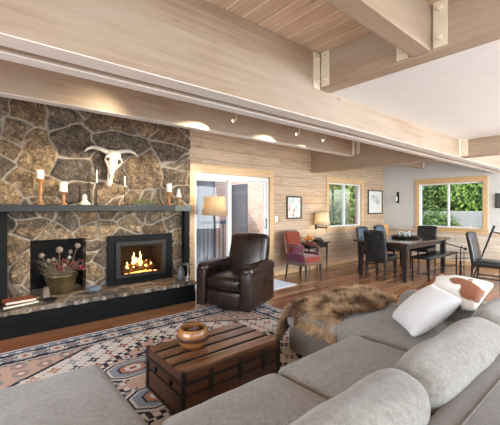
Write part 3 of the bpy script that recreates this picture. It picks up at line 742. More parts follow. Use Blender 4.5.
# field motifs
def motifs(px, py, ox=0, oy=0):
    a = (GX - ox) / px; r_ = np.floor(a); bq = (GY - oy) / py + .5 * (r_ % 2); u = (a - r_ - .5) * px; v = (bq - np.floor(bq) - .5) * py
    return u, v, r_, np.floor(bq)
u, v, ri, rj = motifs(.16, .15)
star = (np.abs(u) + np.abs(v) < .042) | ((np.abs(u) < .012) & (np.abs(v) < .058)) | ((np.abs(v) < .012) & (np.abs(u) < .058))
sel = (ri * 3 + rj * 5) % 4
put(star & (sel == 0), rust); put(star & (sel == 1), navy); put(star & (sel == 2), blue); put(star & (sel == 3), salmon)
put(star & (np.abs(u) + np.abs(v) < .016), ivory)
u, v, _, _ = motifs(.16, .15, .08, .04); put((u ** 2 + v ** 2 < .018 ** 2), pink)
# stepped salmon corners
corner = (dxe < 1.35) & (dye < .95) & ((dxe - .35) / 1.0 + (dye - .35) / .62 < 1)
put(corner, pink * .98 + .0)
edge = corner & ((dxe - .35) / 1.0 + (dye - .35) / .62 > .93); put(edge, blk)
u, v, ri, rj = motifs(.19, .17, .05, .02); fl = (u ** 2 + v ** 2 < .045 ** 2); put(corner & fl & ~edge, salmon); put(corner & (u ** 2 + v ** 2 < .025 ** 2), ivory); put(corner & (np.abs(np.hypot(u, v) - .055) < .008) & ~edge, blue * .8)
# medallion: nested stepped diamonds
step = lambda q: np.round(q / .045) * .045
dm = step(ax_) / 1.30 + step(ay_) / .88
put((dm < 1.0), blk); put(dm < .965, ivory); put(dm < .93, blk); put(dm < .90, pink)
u, v, ri, rj = motifs(.20, .18, .03, .09); ring = np.hypot(u, v)
ring = ring * 1.35; put((dm < .88) & (ring < .075), navy); put((dm < .88) & (ring < .05), ivory); put((dm < .88) & (ring < .025), rust)
put((dm < .88) & (np.abs(v) < .008) & (ring > .06), rust)
put((dm < .88) & (np.abs(u) < .01) & (ring > .06), navy)
put(dm < .74, navy)
put((dm < .72) & (np.abs(np.abs(u) - np.abs(v)) < .014), ivory); put((dm < .72) & (ring < .05), blue); put((dm < .72) & (ring < .03), salmon)
put(dm < .48, ivory); put((dm < .46), pink); put((dm < .46) & (ring < .055), rust); put((dm < .46) & (ring < .03), ivory)
put(dm < .25, navy); put(dm < .20, salmon); put(dm < .10, ivory)
for sx in (-1, 1):   # blue-grey octagon cartouches
    for (ox, oy) in ((sx * .37, .27), (sx * .37, -.27)):
        qx = np.abs(GX - cxr - ox); qy = np.abs(GY - cyr - oy); o = np.maximum(np.maximum(qx / .21, qy / .14), (qx / .21 + qy / .14) / 1.5)
        put(o < 1.25, ivory); put(o < 1.12, blk); put(o < 1.0, ivory); put(o < .92, blue * 1.1); put(o < .62, navy); put(o < .54, salmon); put((o < .34), ivory); put(o < .16, rust)
# borders
put(de < .37, blk); put(de < .355, ivory); put((de < .355) & (np.sin(GX * 70) * np.sin(GY * 70) > .2), navy); put(de < .325, blk)
put(de < .315, navy)
along = np.where(dxe < dye, GY, GX); dd = de - .205; per = .27
ph = (along / per - np.floor(along / per) - .5) * per
o = np.maximum(np.maximum(np.abs(ph) / .085, np.abs(dd) / .08), (np.abs(ph) / .085 + np.abs(dd) / .08) / 1.4)
bm = (de < .315) & (de > .10)
put(bm & (o < 1), ivory); put(bm & (o < .84), navy); put(bm & (o < .72), ivory); put(bm & (o < .45), pink); put(bm & (o < .2), rust)
ph2 = ((along / per + .5) - np.floor(along / per + .5) - .5) * per; ring = np.hypot(ph2 * .9, dd)
put(bm & (np.abs(ring - .052) < .009), blue * 1.1); put(bm & (ring < .03), pink); put(bm & (ring < .014), blk)
put(bm & (np.abs(np.abs(ph2) - np.abs(dd)) < .008) & (ring > .045) & (ring < .1), ivory)
put(de < .10, blk); put(de < .092, blue * 1.1); put((de < .092) & (np.sin(along * 55) > .3) & (de > .055), ivory); put(de < .045, navy * 2); put(de < .026, white)
b = MB(); zz = .012
b.v = [(float(GX[i, j]), float(GY[i, j]), zz) for i in range(NX) for j in range(NY)]
b.f = [(i * NY + j, (i + 1) * NY + j, (i + 1) * NY + j + 1, i * NY + j + 1) for i in range(NX - 1) for j in range(NY - 1)]
cc = np.concatenate([col.reshape(-1, 3), np.ones((NX * NY, 1))], axis=1)
n0 = len(b.v); rim = [i * NY for i in range(NX)] + [(NX - 1) * NY + j for j in range(1, NY)] + [i * NY + NY - 1 for i in range(NX - 2, -1, -1)] + [j for j in range(NY - 2, 0, -1)]
for k in rim: b.v.append((b.v[k][0], b.v[k][1], .0005))
for q in range(len(rim)): b.f.append((rim[q], n0 + q, n0 + (q + 1) % len(rim), rim[(q + 1) % len(rim)]))
b.c = np.concatenate([cc, cc[rim]]); 
tag(build('area_rug', b, M['rug']), 'patterned oriental rug in navy, ivory and salmon under the trunk', 'rug')
tag(build('door_mat', MB().bbox(3.55, 4.62, 4.14, 4.93, 0.0005, .014, .005), M['mat']), 'pale grey mat on the floor in front of the sliding door', 'mat')

# ------------------------------------------------------------------ sectional sofa
so = thing('sectional_sofa', 'large grey-beige tweed sectional sofa filling the lower foreground', 'sofa', (1.3, .9, 0))
SO = (1.3, .9, 0)
def sp(name, mb, m_, label=None): return build(name, loc_mb(mb, SO), m_, so, smooth=True, label=label)
T = Matrix.Translation
f = MB().rbox(3.9, .26, .60, .05, M=T((1.35, .37, .40)), n=8, k=3); sp('back_frame', f, M['sofa_brown'])
f = MB()
for x_ in (.95, 2.05): f.tube([(x_, .25, .60), (x_, .255, .67), (x_ + .0, .30, .7035), (x_, .44, .704), (x_, .49, .69)], .003, 6)
f.tube([(-.5 + .2 * k, .39, .7035) for k in range(19)], .0028, 6)
sp('back_seam', f, M['sofa_brown'])
f = MB().rbox(1.72, 1.0, .24, .03, M=T((1.46, .90, .19)), n=4, k=2); sp('sofa_base', f, M['sofa_brown'])
f = MB().rbox(1.2, 1.78, .24, .04, M=T((.03, 1.30, .19)), n=4, k=2); sp('chaise_base', f, M['sofa_brown'])
f = MB().rbox(1.0, 1.76, .24, .04, M=T((2.80, 1.30, .19)), n=4, k=2); sp('chaise_base', f, M['sofa_brown'])
f = MB().rbox(1.22, 1.60, .19, .065, (.0, .0, .035), M=T((.02, 1.42, .37)), k=5, n=8, wob=.008, seed=1); sp('seat_cushion', f, M['sofa'])
f = MB().rbox(.76, .98, .19, .065, (.01, .012, .03), M=T((1.02, .95, .37)), k=5, n=8, wob=.008, seed=2); sp('seat_cushion', f, M['sofa'])
f = MB().rbox(.86, .98, .19, .065, (.01, .012, .03), M=T((1.83, .96, .37)), k=5, n=8, wob=.008, seed=3); sp('seat_cushion', f, M['sofa'])
f = MB().rbox(1.0, 1.60, .19, .07, (.0, .01, .03), M=T((2.80, 1.42, .37)), k=5, n=8, wob=.008, seed=4); sp('seat_cushion', f, M['sofa'])
for (xa, xb, sd) in ((-.60, .31, 9), (.33, 1.27, 5), (1.28, 2.23, 6), (2.25, 3.04, 7)):
    f = MB().rbox(xb - xa, .21, .43, .085, (.03, .025, .012), M=T(((xa + xb) / 2, .615, .605)) @ Matrix.Rotation(R(17), 4, 'X'), k=6, n=9, wob=.014, seed=sd)
    sp('back_cushion', f, M['sofa'])
f = MB().rbox(.25, 1.26, .58, .11, (0, .02, .01), M=T((3.18, .88, .36)), k=6, n=6, wob=.008, seed=8); sp('arm', f, M['sofa'])
for (x_, y_) in ((-.5, 2.12), (.55, 2.12), (2.38, 2.1), (3.22, 2.1), (-.5, .32), (3.22, .32)):
    sp('foot', MB().taper(x_, y_, .013 if (y_ > 1.3 and x_ < 3.3) else 0.001, .08, .018, .026), M['darkwood'])

# white pillow and cowhide pillow
def pillow(name, mat, label, corners, th, seed):
    BL, TL, TR, BR = [Vector(c) for c in corners]
    c = (BL + TL + TR + BR) / 4; ux = ((TR - TL) + (BR - BL)).normalized(); uy = ((TL - BL) + (TR - BR)).normalized()
    uz = ux.cross(uy).normalized(); uy = uz.cross(ux)
    wq = ((TR - TL).length + (BR - BL).length) / 2; hq = ((TL - BL).length + (TR - BR).length) / 2
    Mx = Matrix((ux, uy, uz)).transposed().to_4x4(); Mx.translation = c
    o = build(name, MB().rbox(wq, hq, th * .55, th * .27, (0, 0, th * .32), k=4, n=10, pinch=.75, wob=.006, seed=seed), mat, smooth=True)
    o.matrix_world = Mx; tag(o, label, 'pillow'); return o
pillow('throw_pillow', M['whitefab'], 'square white knit pillow leaning in the sofa corner', ((2.70, 1.36, .50), (2.98, 1.16, .78), (2.66, .84, .78), (2.38, 1.04, .50)), .17, 3)
pillow('cowhide_pillow', M['cow'], 'brown and white cowhide pillow behind the white pillow', ((3.00, 1.30, .63), (3.36, 1.27, .80), (3.30, .80, .80), (2.95, .83, .63)), .15, 5)

# fur throw: a draped base with thousands of strands in one mesh
def drape(u, v):
    """u across the chaise (0 left .. 1 right), v from seat (0) over the front (1)"""
    prof = [(.0, 1.60, .515), (.25, 1.80, .545), (.55, 2.02, .54), (.72, 2.16, .51), (.80, 2.235, .44), (.9, 2.265, .33), (1, 2.27, .24)]
    for (a, b_) in zip(prof[:-1], prof[1:]):
        if v <= b_[0] + 1e-9:
            t_ = (v - a[0]) / (b_[0] - a[0]); y_ = a[1] + (b_[1] - a[1]) * t_; z_ = a[2] + (b_[2] - a[2]) * t_; break
    xs = 2.25 + u * 1.12
    y_ += .05 * math.sin(u * 7 + 1) * (1 - v) - .02 * (1 - v)
    if u < .14:
        q = 1 - u / .14; z_ -= .22 * q ** 1.6 * (.5 if v > .6 else 1); xs = 2.285 + (u / .14) * .12 - .01 * q
    if u > .93: z_ -= .12 * ((u - .93) / .07); 
    z_ += .012 * math.sin(u * 19) * math.sin(v * 11)
    return Vector((xs, y_, z_))
NU, NV = 44, 30
P = [[drape(i / (NU - 1), j / (NV - 1)) for j in range(NV)] for i in range(NU)]
V = []; cc = []; F = []
def furcol(i, j, tip):
    q = noise.noise(Vector((i * .16, j * .2, 3.3))) + .5 * noise.noise(Vector((i * .5, j * .5, 9)))
    a = Vector((.12, .06, .03)); b_ = Vector((.46, .29, .15)); c_ = Vector((.78, .58, .38))
    t_ = max(0, min(1, .5 + q * 1.5)); base = a.lerp(b_, t_)
    return tuple(base.lerp(c_, tip * .6 * t_)) + (1,)
for i in range(NU):
    for j in range(NV): V.append(P[i][j]); cc.append(furcol(i, j, 0))
for i in range(NU - 1):
    for j in range(NV - 1): F.append((i * NV + j, (i + 1) * NV + j, (i + 1) * NV + j + 1, i * NV + j + 1))
for k in range(22000):
    fi = random.uniform(0, NU - 1.001); fj = random.uniform(0, NV - 1.001); i, j = int(fi), int(fj); a_, b_ = fi - i, fj - j
    p = P[i][j].lerp(P[i + 1][j], a_).lerp(P[i][j + 1].lerp(P[i + 1][j + 1], a_), b_)
    nrm = (P[i + 1][j] - P[i][j]).cross(P[i][j + 1] - P[i][j])
    if nrm.length < 1e-9: continue
    nrm.normalize()
    if nrm.z < -.2 or (abs(nrm.z) < .2 and nrm.y < 0 and fj > NV * .7): nrm = -nrm
    cl = noise.noise_vector(Vector((fi * .45, fj * .5, 1.0)))
    dr = (nrm * .75 + Vector((cl.x, cl.y + .15, -.35)) * 1.1 + Vector((random.uniform(-.3, .3), random.uniform(-.3, .3), 0))).normalized()
    L = random.uniform(.045, .085); sd = dr.orthogonal().normalized(); sd.rotate(Matrix.Rotation(random.uniform(0, 6.28), 3, dr)); wd = random.uniform(.0012, .0024)
    n0 = len(V); mid = p + dr * L * .55; tip = p + dr * L * .9 + Vector((0, 0, -.012))
    V += [p - sd * wd, p + sd * wd, mid + sd * wd * .7, mid - sd * wd * .7, tip]
    c0 = furcol(fi, fj, .1); c1_ = furcol(fi, fj, .6 + random.uniform(-.3, .3)); c2_ = furcol(fi, fj, 1.1)
    cc += [c0, c0, c1_, c1_, c2_]; F += [(n0, n0 + 1, n0 + 2, n0 + 3), (n0 + 3, n0 + 2, n0 + 4)]
b = MB(); b.v = [tuple(p) for p in V]; b.f = F; b.c = cc
tag(build('fur_throw', b, M['fur'], smooth=True), 'shaggy brown fur throw draped over the end of the sofa chaise', 'throw')

# ------------------------------------------------------------------ trunk and bowl
TRK = (1.51, 2.235, .013); TW, TD, TH = .90, .58, .325
t = thing('storage_trunk', 'low antique wooden trunk with dark metal bands on the rug', 'trunk', TRK)
build('body', MB().bbox(-TW / 2 + .008, TW / 2 - .008, -TD / 2 + .008, TD / 2 - .008, 0, TH * .76, .004), M['trunk'], t)
build('lid', MB().bbox(-TW / 2 + .004, TW / 2 - .004, -TD / 2 + .004, TD / 2 - .004, TH * .775, TH - .012, .005), M['trunk'], t)
for k in range(4):
    y0 = -TD / 2 + .012 + k * (TD - .02) / 4
    build('slat', MB().bbox(-TW / 2 + .01, TW / 2 - .01, y0 + .006, y0 + .118, TH - .014, TH, .004), M['trunk_slat'], t)
for k in range(3):
    y0 = -TD / 2 + .012 + (k + 1) * (TD - .02) / 4
    build('slat_strip', MB().bbox(-TW / 2 + .006, TW / 2 - .006, y0 - .008, y0 + .006, TH - .013, TH + .004, .002), M['trunk_iron'], t)
for z0, z1 in ((.0, .022), (TH * .70, TH * .78)):
    build('metal_band', MB().bbox(-TW / 2 - .001, TW / 2 + .001, -TD / 2 - .001, TD / 2 + .001, z0 + .001, z1, .002), M['trunk_iron'], t)
build('metal_band', MB().bbox(-TW / 2 - .001, TW / 2 + .001, -TD / 2 - .001, TD / 2 + .001, TH * .48, TH * .515, .002), M['trunk_iron'], t)
for sx in (-1, 1):
    for sy in (-1, 1):
        x_ = sx * (TW / 2 - .014); y_ = sy * (TD / 2 - .014)
        build('corner_guard', MB().bbox(x_ - .017, x_ + .017, y_ - .017, y_ + .017, .0, TH + .001, .003), M['trunk_iron'], t)
for x_ in (-.22, .04, .27):
    l_ = build('hasp', MB().bbox(x_ - .016, x_ + .016, -TD / 2 - .008, -TD / 2 + .01, TH * .40, TH * .90, .003), M['trunk_iron'], t)
    for z_ in (.84, .46): build('rivet', ball(MB(), (x_, -TD / 2 - .009, TH * z_), .006, 8), M['trunk_iron'], l_, smooth=True)
for y_ in (-.12, .12):
    build('handle_mount', ball(MB(), (-TW / 2 - .004, y_, TH * .62), .02, 10), M['trunk_iron'], t, smooth=True)
f = MB()
for k in range(4):
    y0 = -TD / 2 + .07 + k * (TD - .02) / 4
    for x_ in (-.36, -.12, .12, .36): build('nail_head', ball(MB(), (x_, y0, TH - .001), .005, 6), M['trunk_iron'], t)
bw = thing('wooden_bowl', 'rounded turned wooden bowl standing on the trunk', 'bowl', (1.33, 2.27, TRK[2] + TH + .0045)); bw.scale = (1.17, 1.17, 1.25)
build('bowl', MB().lathe([(0, 0), (.06, 0), (.075, .008), (.098, .04), (.105, .075), (.098, .11), (.086, .122), (.080, .12), (.092, .085), (.09, .05), (.05, .018), (0, .014)], n=32), M['bowl'], bw, smooth=True, auto=60)
build('dark_stripe', MB().lathe([(.1045, .052), (.1065, .058), (.1068, .072), (.1055, .079)], n=32), M['trunk'], bw, smooth=True)
f = MB()
for k in range(14):
    a = random.uniform(0, 6.28); r_ = random.uniform(0, .055); ball(f, (r_ * math.cos(a), r_ * math.sin(a), .112 + random.uniform(0, .012)), .019, 8)
tag(build('pine_cone_filling', f, M['log'], smooth=True, loc=(1.33, 2.27, TRK[2] + TH + .0095)), 'small dark nuts filling the wooden bowl', 'nuts', kind='stuff')

# ------------------------------------------------------------------ brown leather armchair (local: faces -Y)
ac = thing('leather_armchair', 'dark brown leather club armchair by the end of the hearth', 'armchair', (2.97, 3.80, 0), R(-68))
build('base', MB().lathe([(0, .014), (.28, .014), (.28, .04), (.1, .05), (.1, .09), (0, .09)], n=28), M['darkwood'], ac, smooth=True, auto=40)
build('seat_body', MB().rbox(.80, .72, .26, .03, (0, .0, 0), M=T((0, .03, .215)), k=3, n=4), M['leather'], ac, smooth=True)
build('front_panel', MB().rbox(.55, .09, .22, .035, (0, .012, 0), M=T((0, -.365, .20)), k=4, n=4), M['leather'], ac, smooth=True)
build('seat_cushion', MB().rbox(.55, .66, .16, .055, (.0, .015, .035), M=T((0, -.09, .41)), k=5, n=8, wob=.008, seed=2), M['leather'], ac, smooth=True)
build('backrest', MB().rbox(.62, .20, .68, .07, (.01, .035, .02), M=T((0, .33, .68)) @ Matrix.Rotation(R(-11), 4, 'X'), k=5, n=8, wob=.008, seed=4), M['leather'], ac, smooth=True)
for s in (-1, 1):
    ar = build('arm', MB().rbox(.135, .78, .52, .03, (.008, 0, 0), M=T((s * .345, -.02, .34)), k=3, n=5), M['leather'], ac, smooth=True)
    build('rolled_top', MB().rbox(.185, .80, .15, .072, (0, .01, .008), M=T((s * .35, -.03, .585)), k=6, n=6), M['leather'], ar, smooth=True)
    build('front_facing', MB().rbox(.15, .03, .50, .014, (0, .006, 0), M=T((s * .348, -.415, .33)), k=3, n=4), M['leather'], ar, smooth=True)
build('piping', MB().tube([(-.27, -.40, .345), (-.1, -.425, .343), (.1, -.425, .343), (.27, -.40, .345)], .005, 6), M['leather'], ac, smooth=True)

# ------------------------------------------------------------------ floor lamp and end table
fl_ = thing('floor_lamp', 'black floor lamp with a tan drum shade behind the leather armchair', 'lamp', (3.14, 4.65, 0))
build('base', MB().lathe([(0, .001), (.14, .001), (.14, .015), (.03, .03), (.012, .05)], n=24), M['iron'], fl_, smooth=True, auto=40)
build('pole', MB().cyl((0, 0, .04), (0, 0, 1.36), .011), M['iron'], fl_, smooth=True)
build('socket', MB().lathe([(.018, 1.34), (.022, 1.36), (.02, 1.42), (0, 1.43)], n=12), M['iron'], fl_, smooth=True)
def shade(mb, r0, r1, z0, z1, th=.004, n=32):
    V = []; F = []
    for (r_, z_) in ((r0, z0), (r1, z1), (r1 - th, z1), (r0 - th, z0)):
        for k in range(n): V.append((r_ * math.cos(2 * math.pi * k / n), r_ * math.sin(2 * math.pi * k / n), z_))
    for j in range(4):
        for k in range(n): F.append((j * n + k, j * n + (k + 1) % n, ((j + 1) % 4) * n + (k + 1) % n, ((j + 1) % 4) * n + k))
    return mb.add(V, F)
build('lamp_shade', shade(MB(), .215, .17, 1.30, 1.61), M['shade_tan'], fl_, smooth=True)
build('bulb', ball(MB(), (0, 0, 1.47), .032), emit('warm_bulb', (1, .75, .4), 8), fl_, smooth=True)
light('lamp_glow', 'POINT', (3.14, 4.65, 1.47), (0, 0, -1), 9, (1, .72, .4), shadow_soft_size=.04)
et = thing('end_table', 'small round dark end table hidden behind left arm of the leather armchair', 'table', (2.93, 4.46, 0))
build('tabletop', MB().lathe([(0, .51), (.15, .51), (.155, .52), (.15, .53), (0, .53)], n=28), M['darkwood'], et, smooth=True, auto=40)
build('pedestal', MB().lathe([(0, .001), (.12, .001), (.11, .02), (.025, .06), (.02, .45), (.06, .51)], n=20), M['darkwood'], et, smooth=True, auto=40)
t = thing('glass_bottle', 'small blue-grey glass bottle on the end table', 'bottle', (2.88, 4.49, .531))
build('bottle', MB().lathe([(0, 0), (.025, 0), (.027, .02), (.025, .07), (.01, .10), (.009, .13), (.012, .135), (0, .135)], n=16), M['slate'], t, smooth=True, auto=50)
t = thing('votive_holder', 'small amber votive on the end table', 'candle holder', (2.99, 4.44, .531))
build('cup', MB().lathe([(0, 0), (.028, 0), (.034, .03), (.03, .06), (.026, .058), (.02, .02), (0, .012)], n=16), M['orange'], t, smooth=True)

# ------------------------------------------------------------------ red armchair (faces -Y)
rc = thing('upholstered_armchair', 'antique armchair with rust-red and plum upholstery and open wooden arms', 'armchair', (5.17, 4.46, 0), R(3))
build('seat', MB().rbox(.50, .50, .12, .05, (0, .01, .03), M=T((0, -.02, .40)), k=4, n=6), M['redfab'], rc, smooth=True)
build('seat_rail', MB().bbox(-.26, .26, -.27, .24, .29, .36, .012), M['chairwood'], rc)
build('backrest', MB().rbox(.44, .09, .44, .04, (0, .02, .02), M=T((0, .27, .70)) @ Matrix.Rotation(R(-10), 4, 'X'), k=4, n=6), M['redfab'], rc, smooth=True)
build('back_frame', MB().tube([(-.235, .22, .34), (-.245, .25, .60), (-.235, .315, .88), (-.16, .33, .935), (.16, .33, .935), (.235, .315, .88), (.245, .25, .60), (.235, .22, .34)], [.022, .02, .018, .018, .018, .018, .02, .022], 10), M['chairwood'], rc, smooth=True)
for s in (-1, 1):
    build('leg', MB().lathe([(.012, 0.001), (.016, .03), (.014, .08), (.024, .20), (.028, .26), (.028, .30)], (s * .235, -.245, 0), 12), M['darkwood'], rc, smooth=True)
    build('leg', MB().tube([(s * .235, .27, .001), (s * .235, .24, .15), (s * .235, .22, .32)], [.016, .02, .022], 10), M['darkwood'], rc, smooth=True)
    a_ = build('armrest', MB().tube([(s * .245, .25, .66), (s * .27, .12, .665), (s * .285, -.05, .655), (s * .28, -.16, .63), (s * .27, -.20, .59), (s * .25, -.19, .52), (s * .235, -.235, .42), (s * .235, -.245, .32)], [.018, .02, .024, .024, .02, .017, .018, .024], 10), M['chairwood'], rc, smooth=True)
    build('arm_pad', MB().rbox(.055, .22, .035, .017, (0, 0, .008), M=T((s * .278, .03, .688)), k=3, n=3), M['redfab'], a_, smooth=True)
    build('side_cushion', MB().rbox(.035, .40, .16, .017, (.01, 0, 0), M=T((s * .252, -.0, .44)), k=3, n=4), M['maroon'], rc, smooth=True)
tag(build('lumbar_cushion', MB().rbox(.40, .10, .16, .05, (0, .02, .01), M=T((5.165, 4.62, .565)) @ Matrix.Rotation(R(-12), 4, 'X'), k=4, n=5), M['maroon'], smooth=True), 'small plum cushion at the back of the red armchair', 'cushion')

# side table
stb = thing('side_table', 'dark wood console table with slim legs beside the red armchair', 'table', (5.88, 4.78, 0))
build('tabletop', MB().bbox(-.36, .36, -.19, .19, .635, .66, .006), M['darkwood'], stb)
build('apron', MB().bbox(-.32, .32, -.155, .155, .54, .635, .004), M['darkwood'], stb)
build('drawer', MB().bbox(-.14, .14, -.165, -.155, .555, .625, .003), M['darkwood'], stb)
for sx in (-1, 1):
    for sy in (-1, 1): build('leg', MB().lathe([(.012, .001), (.015, .04), (.012, .06), (.02, .30), (.016, .34), (.022, .38), (.022, .54)], (sx * .305, sy * .135, 0), 12), M['darkwood'], stb, smooth=True)
t = thing('flower_bowl', 'amber bowl of orange flowers on the console table', 'flowers', (5.72, 4.78, .661))
build('bowl', MB().lathe([(0, 0), (.05, 0), (.05, .01), (.09, .06), (.085, .06), (.03, .015), (0, .015)], n=20), M['bowl'], t, smooth=True)
f = MB()
for k in range(40):
    a = random.uniform(0, 6.28); r_ = random.uniform(0, .09); ball(f, (r_ * math.cos(a), r_ * math.sin(a), .07 + random.uniform(0, .10) * (1 - r_ / .12)), random.uniform(.015, .028), 7)
build('blossoms', f, M['orange'], t, smooth=True)
t = thing('telephone', 'low black object like a telephone on right side of the console table', 'telephone', (6.02, 4.76, .661))
build('base', MB().rbox(.20, .16, .05, .02, (0, 0, .01), M=T((0, 0, .026)), k=3, n=3), M['frameblack'], t, smooth=True)
build('handset', MB().tube([(-.09, 0, .07), (-.07, 0, .08), (.07, 0, .08), (.09, 0, .07)], [.02, .014, .014, .02], 10), M['frameblack'], t, smooth=True)
# wall lamp
wl = thing('wall_lamp', 'swing-arm wall lamp with a cream shade left of the small window', 'lamp', (6.22, 4.99, 0))
build('wall_plate', MB().bbox(-.03, .03, -.02, .0, .92, 1.10, .004), M['iron'], wl)
build('arm', MB().tube([(0, -.02, 1.0), (.0, -.12, .985), (-.02, -.20, .985), (-.02, -.20, 1.16)], .008, 8), M['iron'], wl, smooth=True)
build('drip_dish', MB().lathe([(0, .965), (.11, .965), (.12, .975), (.1, .985), (0, .985)], (-.02, -.2, 0), 20), M['iron'], wl, smooth=True)
s_ = build('lamp_shade', shade(MB(), .185, .135, 1.04, 1.32), M['shade_cream'], wl, smooth=True); s_.location = (-.02, -.20, 0)
build('bulb', ball(MB(), (-.02, -.2, 1.18), .03), emit('warm_bulb_wall', (1, .78, .45), 12), wl, smooth=True)
light('lamp_glow', 'POINT', (6.20, 4.79, 1.18), (0, 0, -1), 14, (1, .75, .42), shadow_soft_size=.04)

# pictures, switch, outlet, sconce, thermostat
def picture(x0, x1, z0, z1, art, label, mat_w):
    t = thing('framed_picture', label, 'picture', ((x0 + x1) / 2, YW - .001, (z0 + z1) / 2))
    w_, h_ = (x1 - x0) / 2, (z1 - z0) / 2; f = MB(); q = .03
    f.bbox(-w_, w_, -.03, 0, h_ - q, h_, .004).bbox(-w_, w_, -.03, 0, -h_, -h_ + q, .004).bbox(-w_, -w_ + q, -.03, 0, -h_ + q, h_ - q, .004).bbox(w_ - q, w_, -.03, 0, -h_ + q, h_ - q, .004)
    build('frame', f, M['frameblack'], t)
    build('mat_board', MB().box(-w_ + q, w_ - q, -.012, -.004, -h_ + q, h_ - q), M['matboard'], t)
    build('print', MB().box(-w_ + mat_w, w_ - mat_w, -.0135, -.012, -h_ + mat_w, h_ - mat_w), art, t)
picture(5.23, 5.71, 1.18, 1.68, M['art1'], 'small black-framed winter painting above the red armchair', .05)
picture(8.50, 9.28, 1.25, 1.93, M['art2'], 'black-framed grey landscape print between the two windows', .15)
t = thing('light_switch', 'white light switch plate beside the sliding door', 'switch', (4.93, YW - .001, 1.19))
build('plate', MB().bbox(-.035, .035, -.008, 0, -.058, .058, .003), M['whitevinyl'], t); build('toggle', MB().bbox(-.006, .006, -.02, -.008, -.012, .012, .002), M['whitevinyl'], t)
t = thing('wall_outlet', 'white wall outlet low on the plank wall behind the console table', 'outlet', (6.02, YW - .001, .40))
build('plate', MB().bbox(-.035, .035, -.008, 0, -.058, .058, .003), M['whitevinyl'], t)
build('receptacle', MB().bbox(-.017, .017, -.011, -.008, -.045, -.008, .002).bbox(-.017, .017, -.011, -.008, .008, .045, .002), M['wax'], t)
t = thing('candle_sconce', 'slim dark iron candle sconce on the grey wall', 'sconce', (XW - .001, 4.57, 1.56))
build('back_plate', MB().bbox(-.012, 0, -.035, .035, 0, .32, .004), M['iron'], t)
build('bracket', MB().tube([(-.01, 0, .04), (-.07, 0, .02), (-.09, 0, .05)], .006, 6).lathe([(0, .05), (.04, .055), (.04, .06), (0, .06)], (-.09, 0, 0), 14), M['iron'], t, smooth=True)
tag(build('pillar_candle', MB().lathe([(0, 0), (.025, 0), (.025, .11), (0, .115)], n=14), M['wax'], smooth=True, auto=40, loc=(XW - .091, 4.57, 1.6205)), 'white candle in the sconce on the grey wall', 'candle')
t = thing('wall_screen', 'small dark rectangular panel on grey wall at the right edge', 'panel', (XW - .001, 2.08, 1.59))
build('casing', MB().bbox(-.04, 0, -.17, .17, -.17, .17, .006), M['frameblack'], t)
build('front_panel', MB().bbox(-.046, -.04, -.15, .15, -.15, .15, .002), plain('charcoal_panel', (.07, .075, .08), .3), t)

# ------------------------------------------------------------------ dining set
dt = thing('dining_table', 'long dark wood dining table near the windows', 'table', (7.27, 3.42, 0))
build('tabletop', MB().bbox(-1.03, 1.03, -.58, .58, .715, .755, .008), M['tabletop'], dt)
build('apron', MB().box(-.93, .93, -.48, -.455, .62, .715).box(-.93, .93, .455, .48, .62, .715).box(-.93, -.905, -.455, .455, .62, .715).box(.905, .93, -.455, .455, .62, .715), M['darkwood'], dt)
for sx in (-1, 1):
    for sy in (-1, 1): build('leg', MB().taper(sx * .92, sy * .47, .001, .716, .032, .05), M['darkwood'], dt)
def dining_chair(loc, rz, label):
    t = thing('dining_chair', label, 'chair', loc, rz, None)
    build('seat', MB().rbox(.46, .46, .10, .035, (0, 0, .02), M=T((0, -.02, .43)), k=4, n=5), M['blackleather'], t, smooth=True)
    b = MB().rbox(.46, .07, .62, .03, (0, .012, .015), k=4, n=8)
    V = []
    for (x_, y_, z_) in b.v:
        zz_ = z_ + .66; bend = .10 * ((zz_ - .38) / .6) ** 1.4 if zz_ > .38 else 0
        V.append((x_, y_ + .205 + bend - .06 * (x_ / .23) ** 2 * .35, zz_ + .0))
    b.v = V
    build('backrest', b, M['blackleather'], t, smooth=True)
    for sx in (-1, 1):
        build('leg', MB().taper(sx * .195, -.21, .001, .385, .014, .021), M['darkwood'], t)
        build('leg', MB().tube([(sx * .195, .25, .001), (sx * .195, .215, .2), (sx * .195, .205, .39)], [.017, .02, .026], 4), M['darkwood'], t)
    build('stretcher', MB().box(-.2, -.188, -.2, .21, .17, .195), M['darkwood'], t); build('stretcher', MB().box(.188, .2, -.2, .21, .17, .195), M['darkwood'], t)
    return t
ch = dining_chair((6.38, 3.45, 0), R(90), 'black leather dining chair with its back to camera at table near end')
dup(ch, (7.10, 4.05, 0), 0, 'black dining chair behind the table, directly behind the near-end chair')
dup(ch, (7.90, 4.05, 0), 0, 'black dining chair behind the table, under the grey landscape print')
dup(ch, (8.40, 3.48, 0), R(-90), 'black dining chair at far end of the table, below the large window')
dup(ch, (7.10, 1.80, 0), R(2), 'large black leather chair alone at the right edge of the picture')
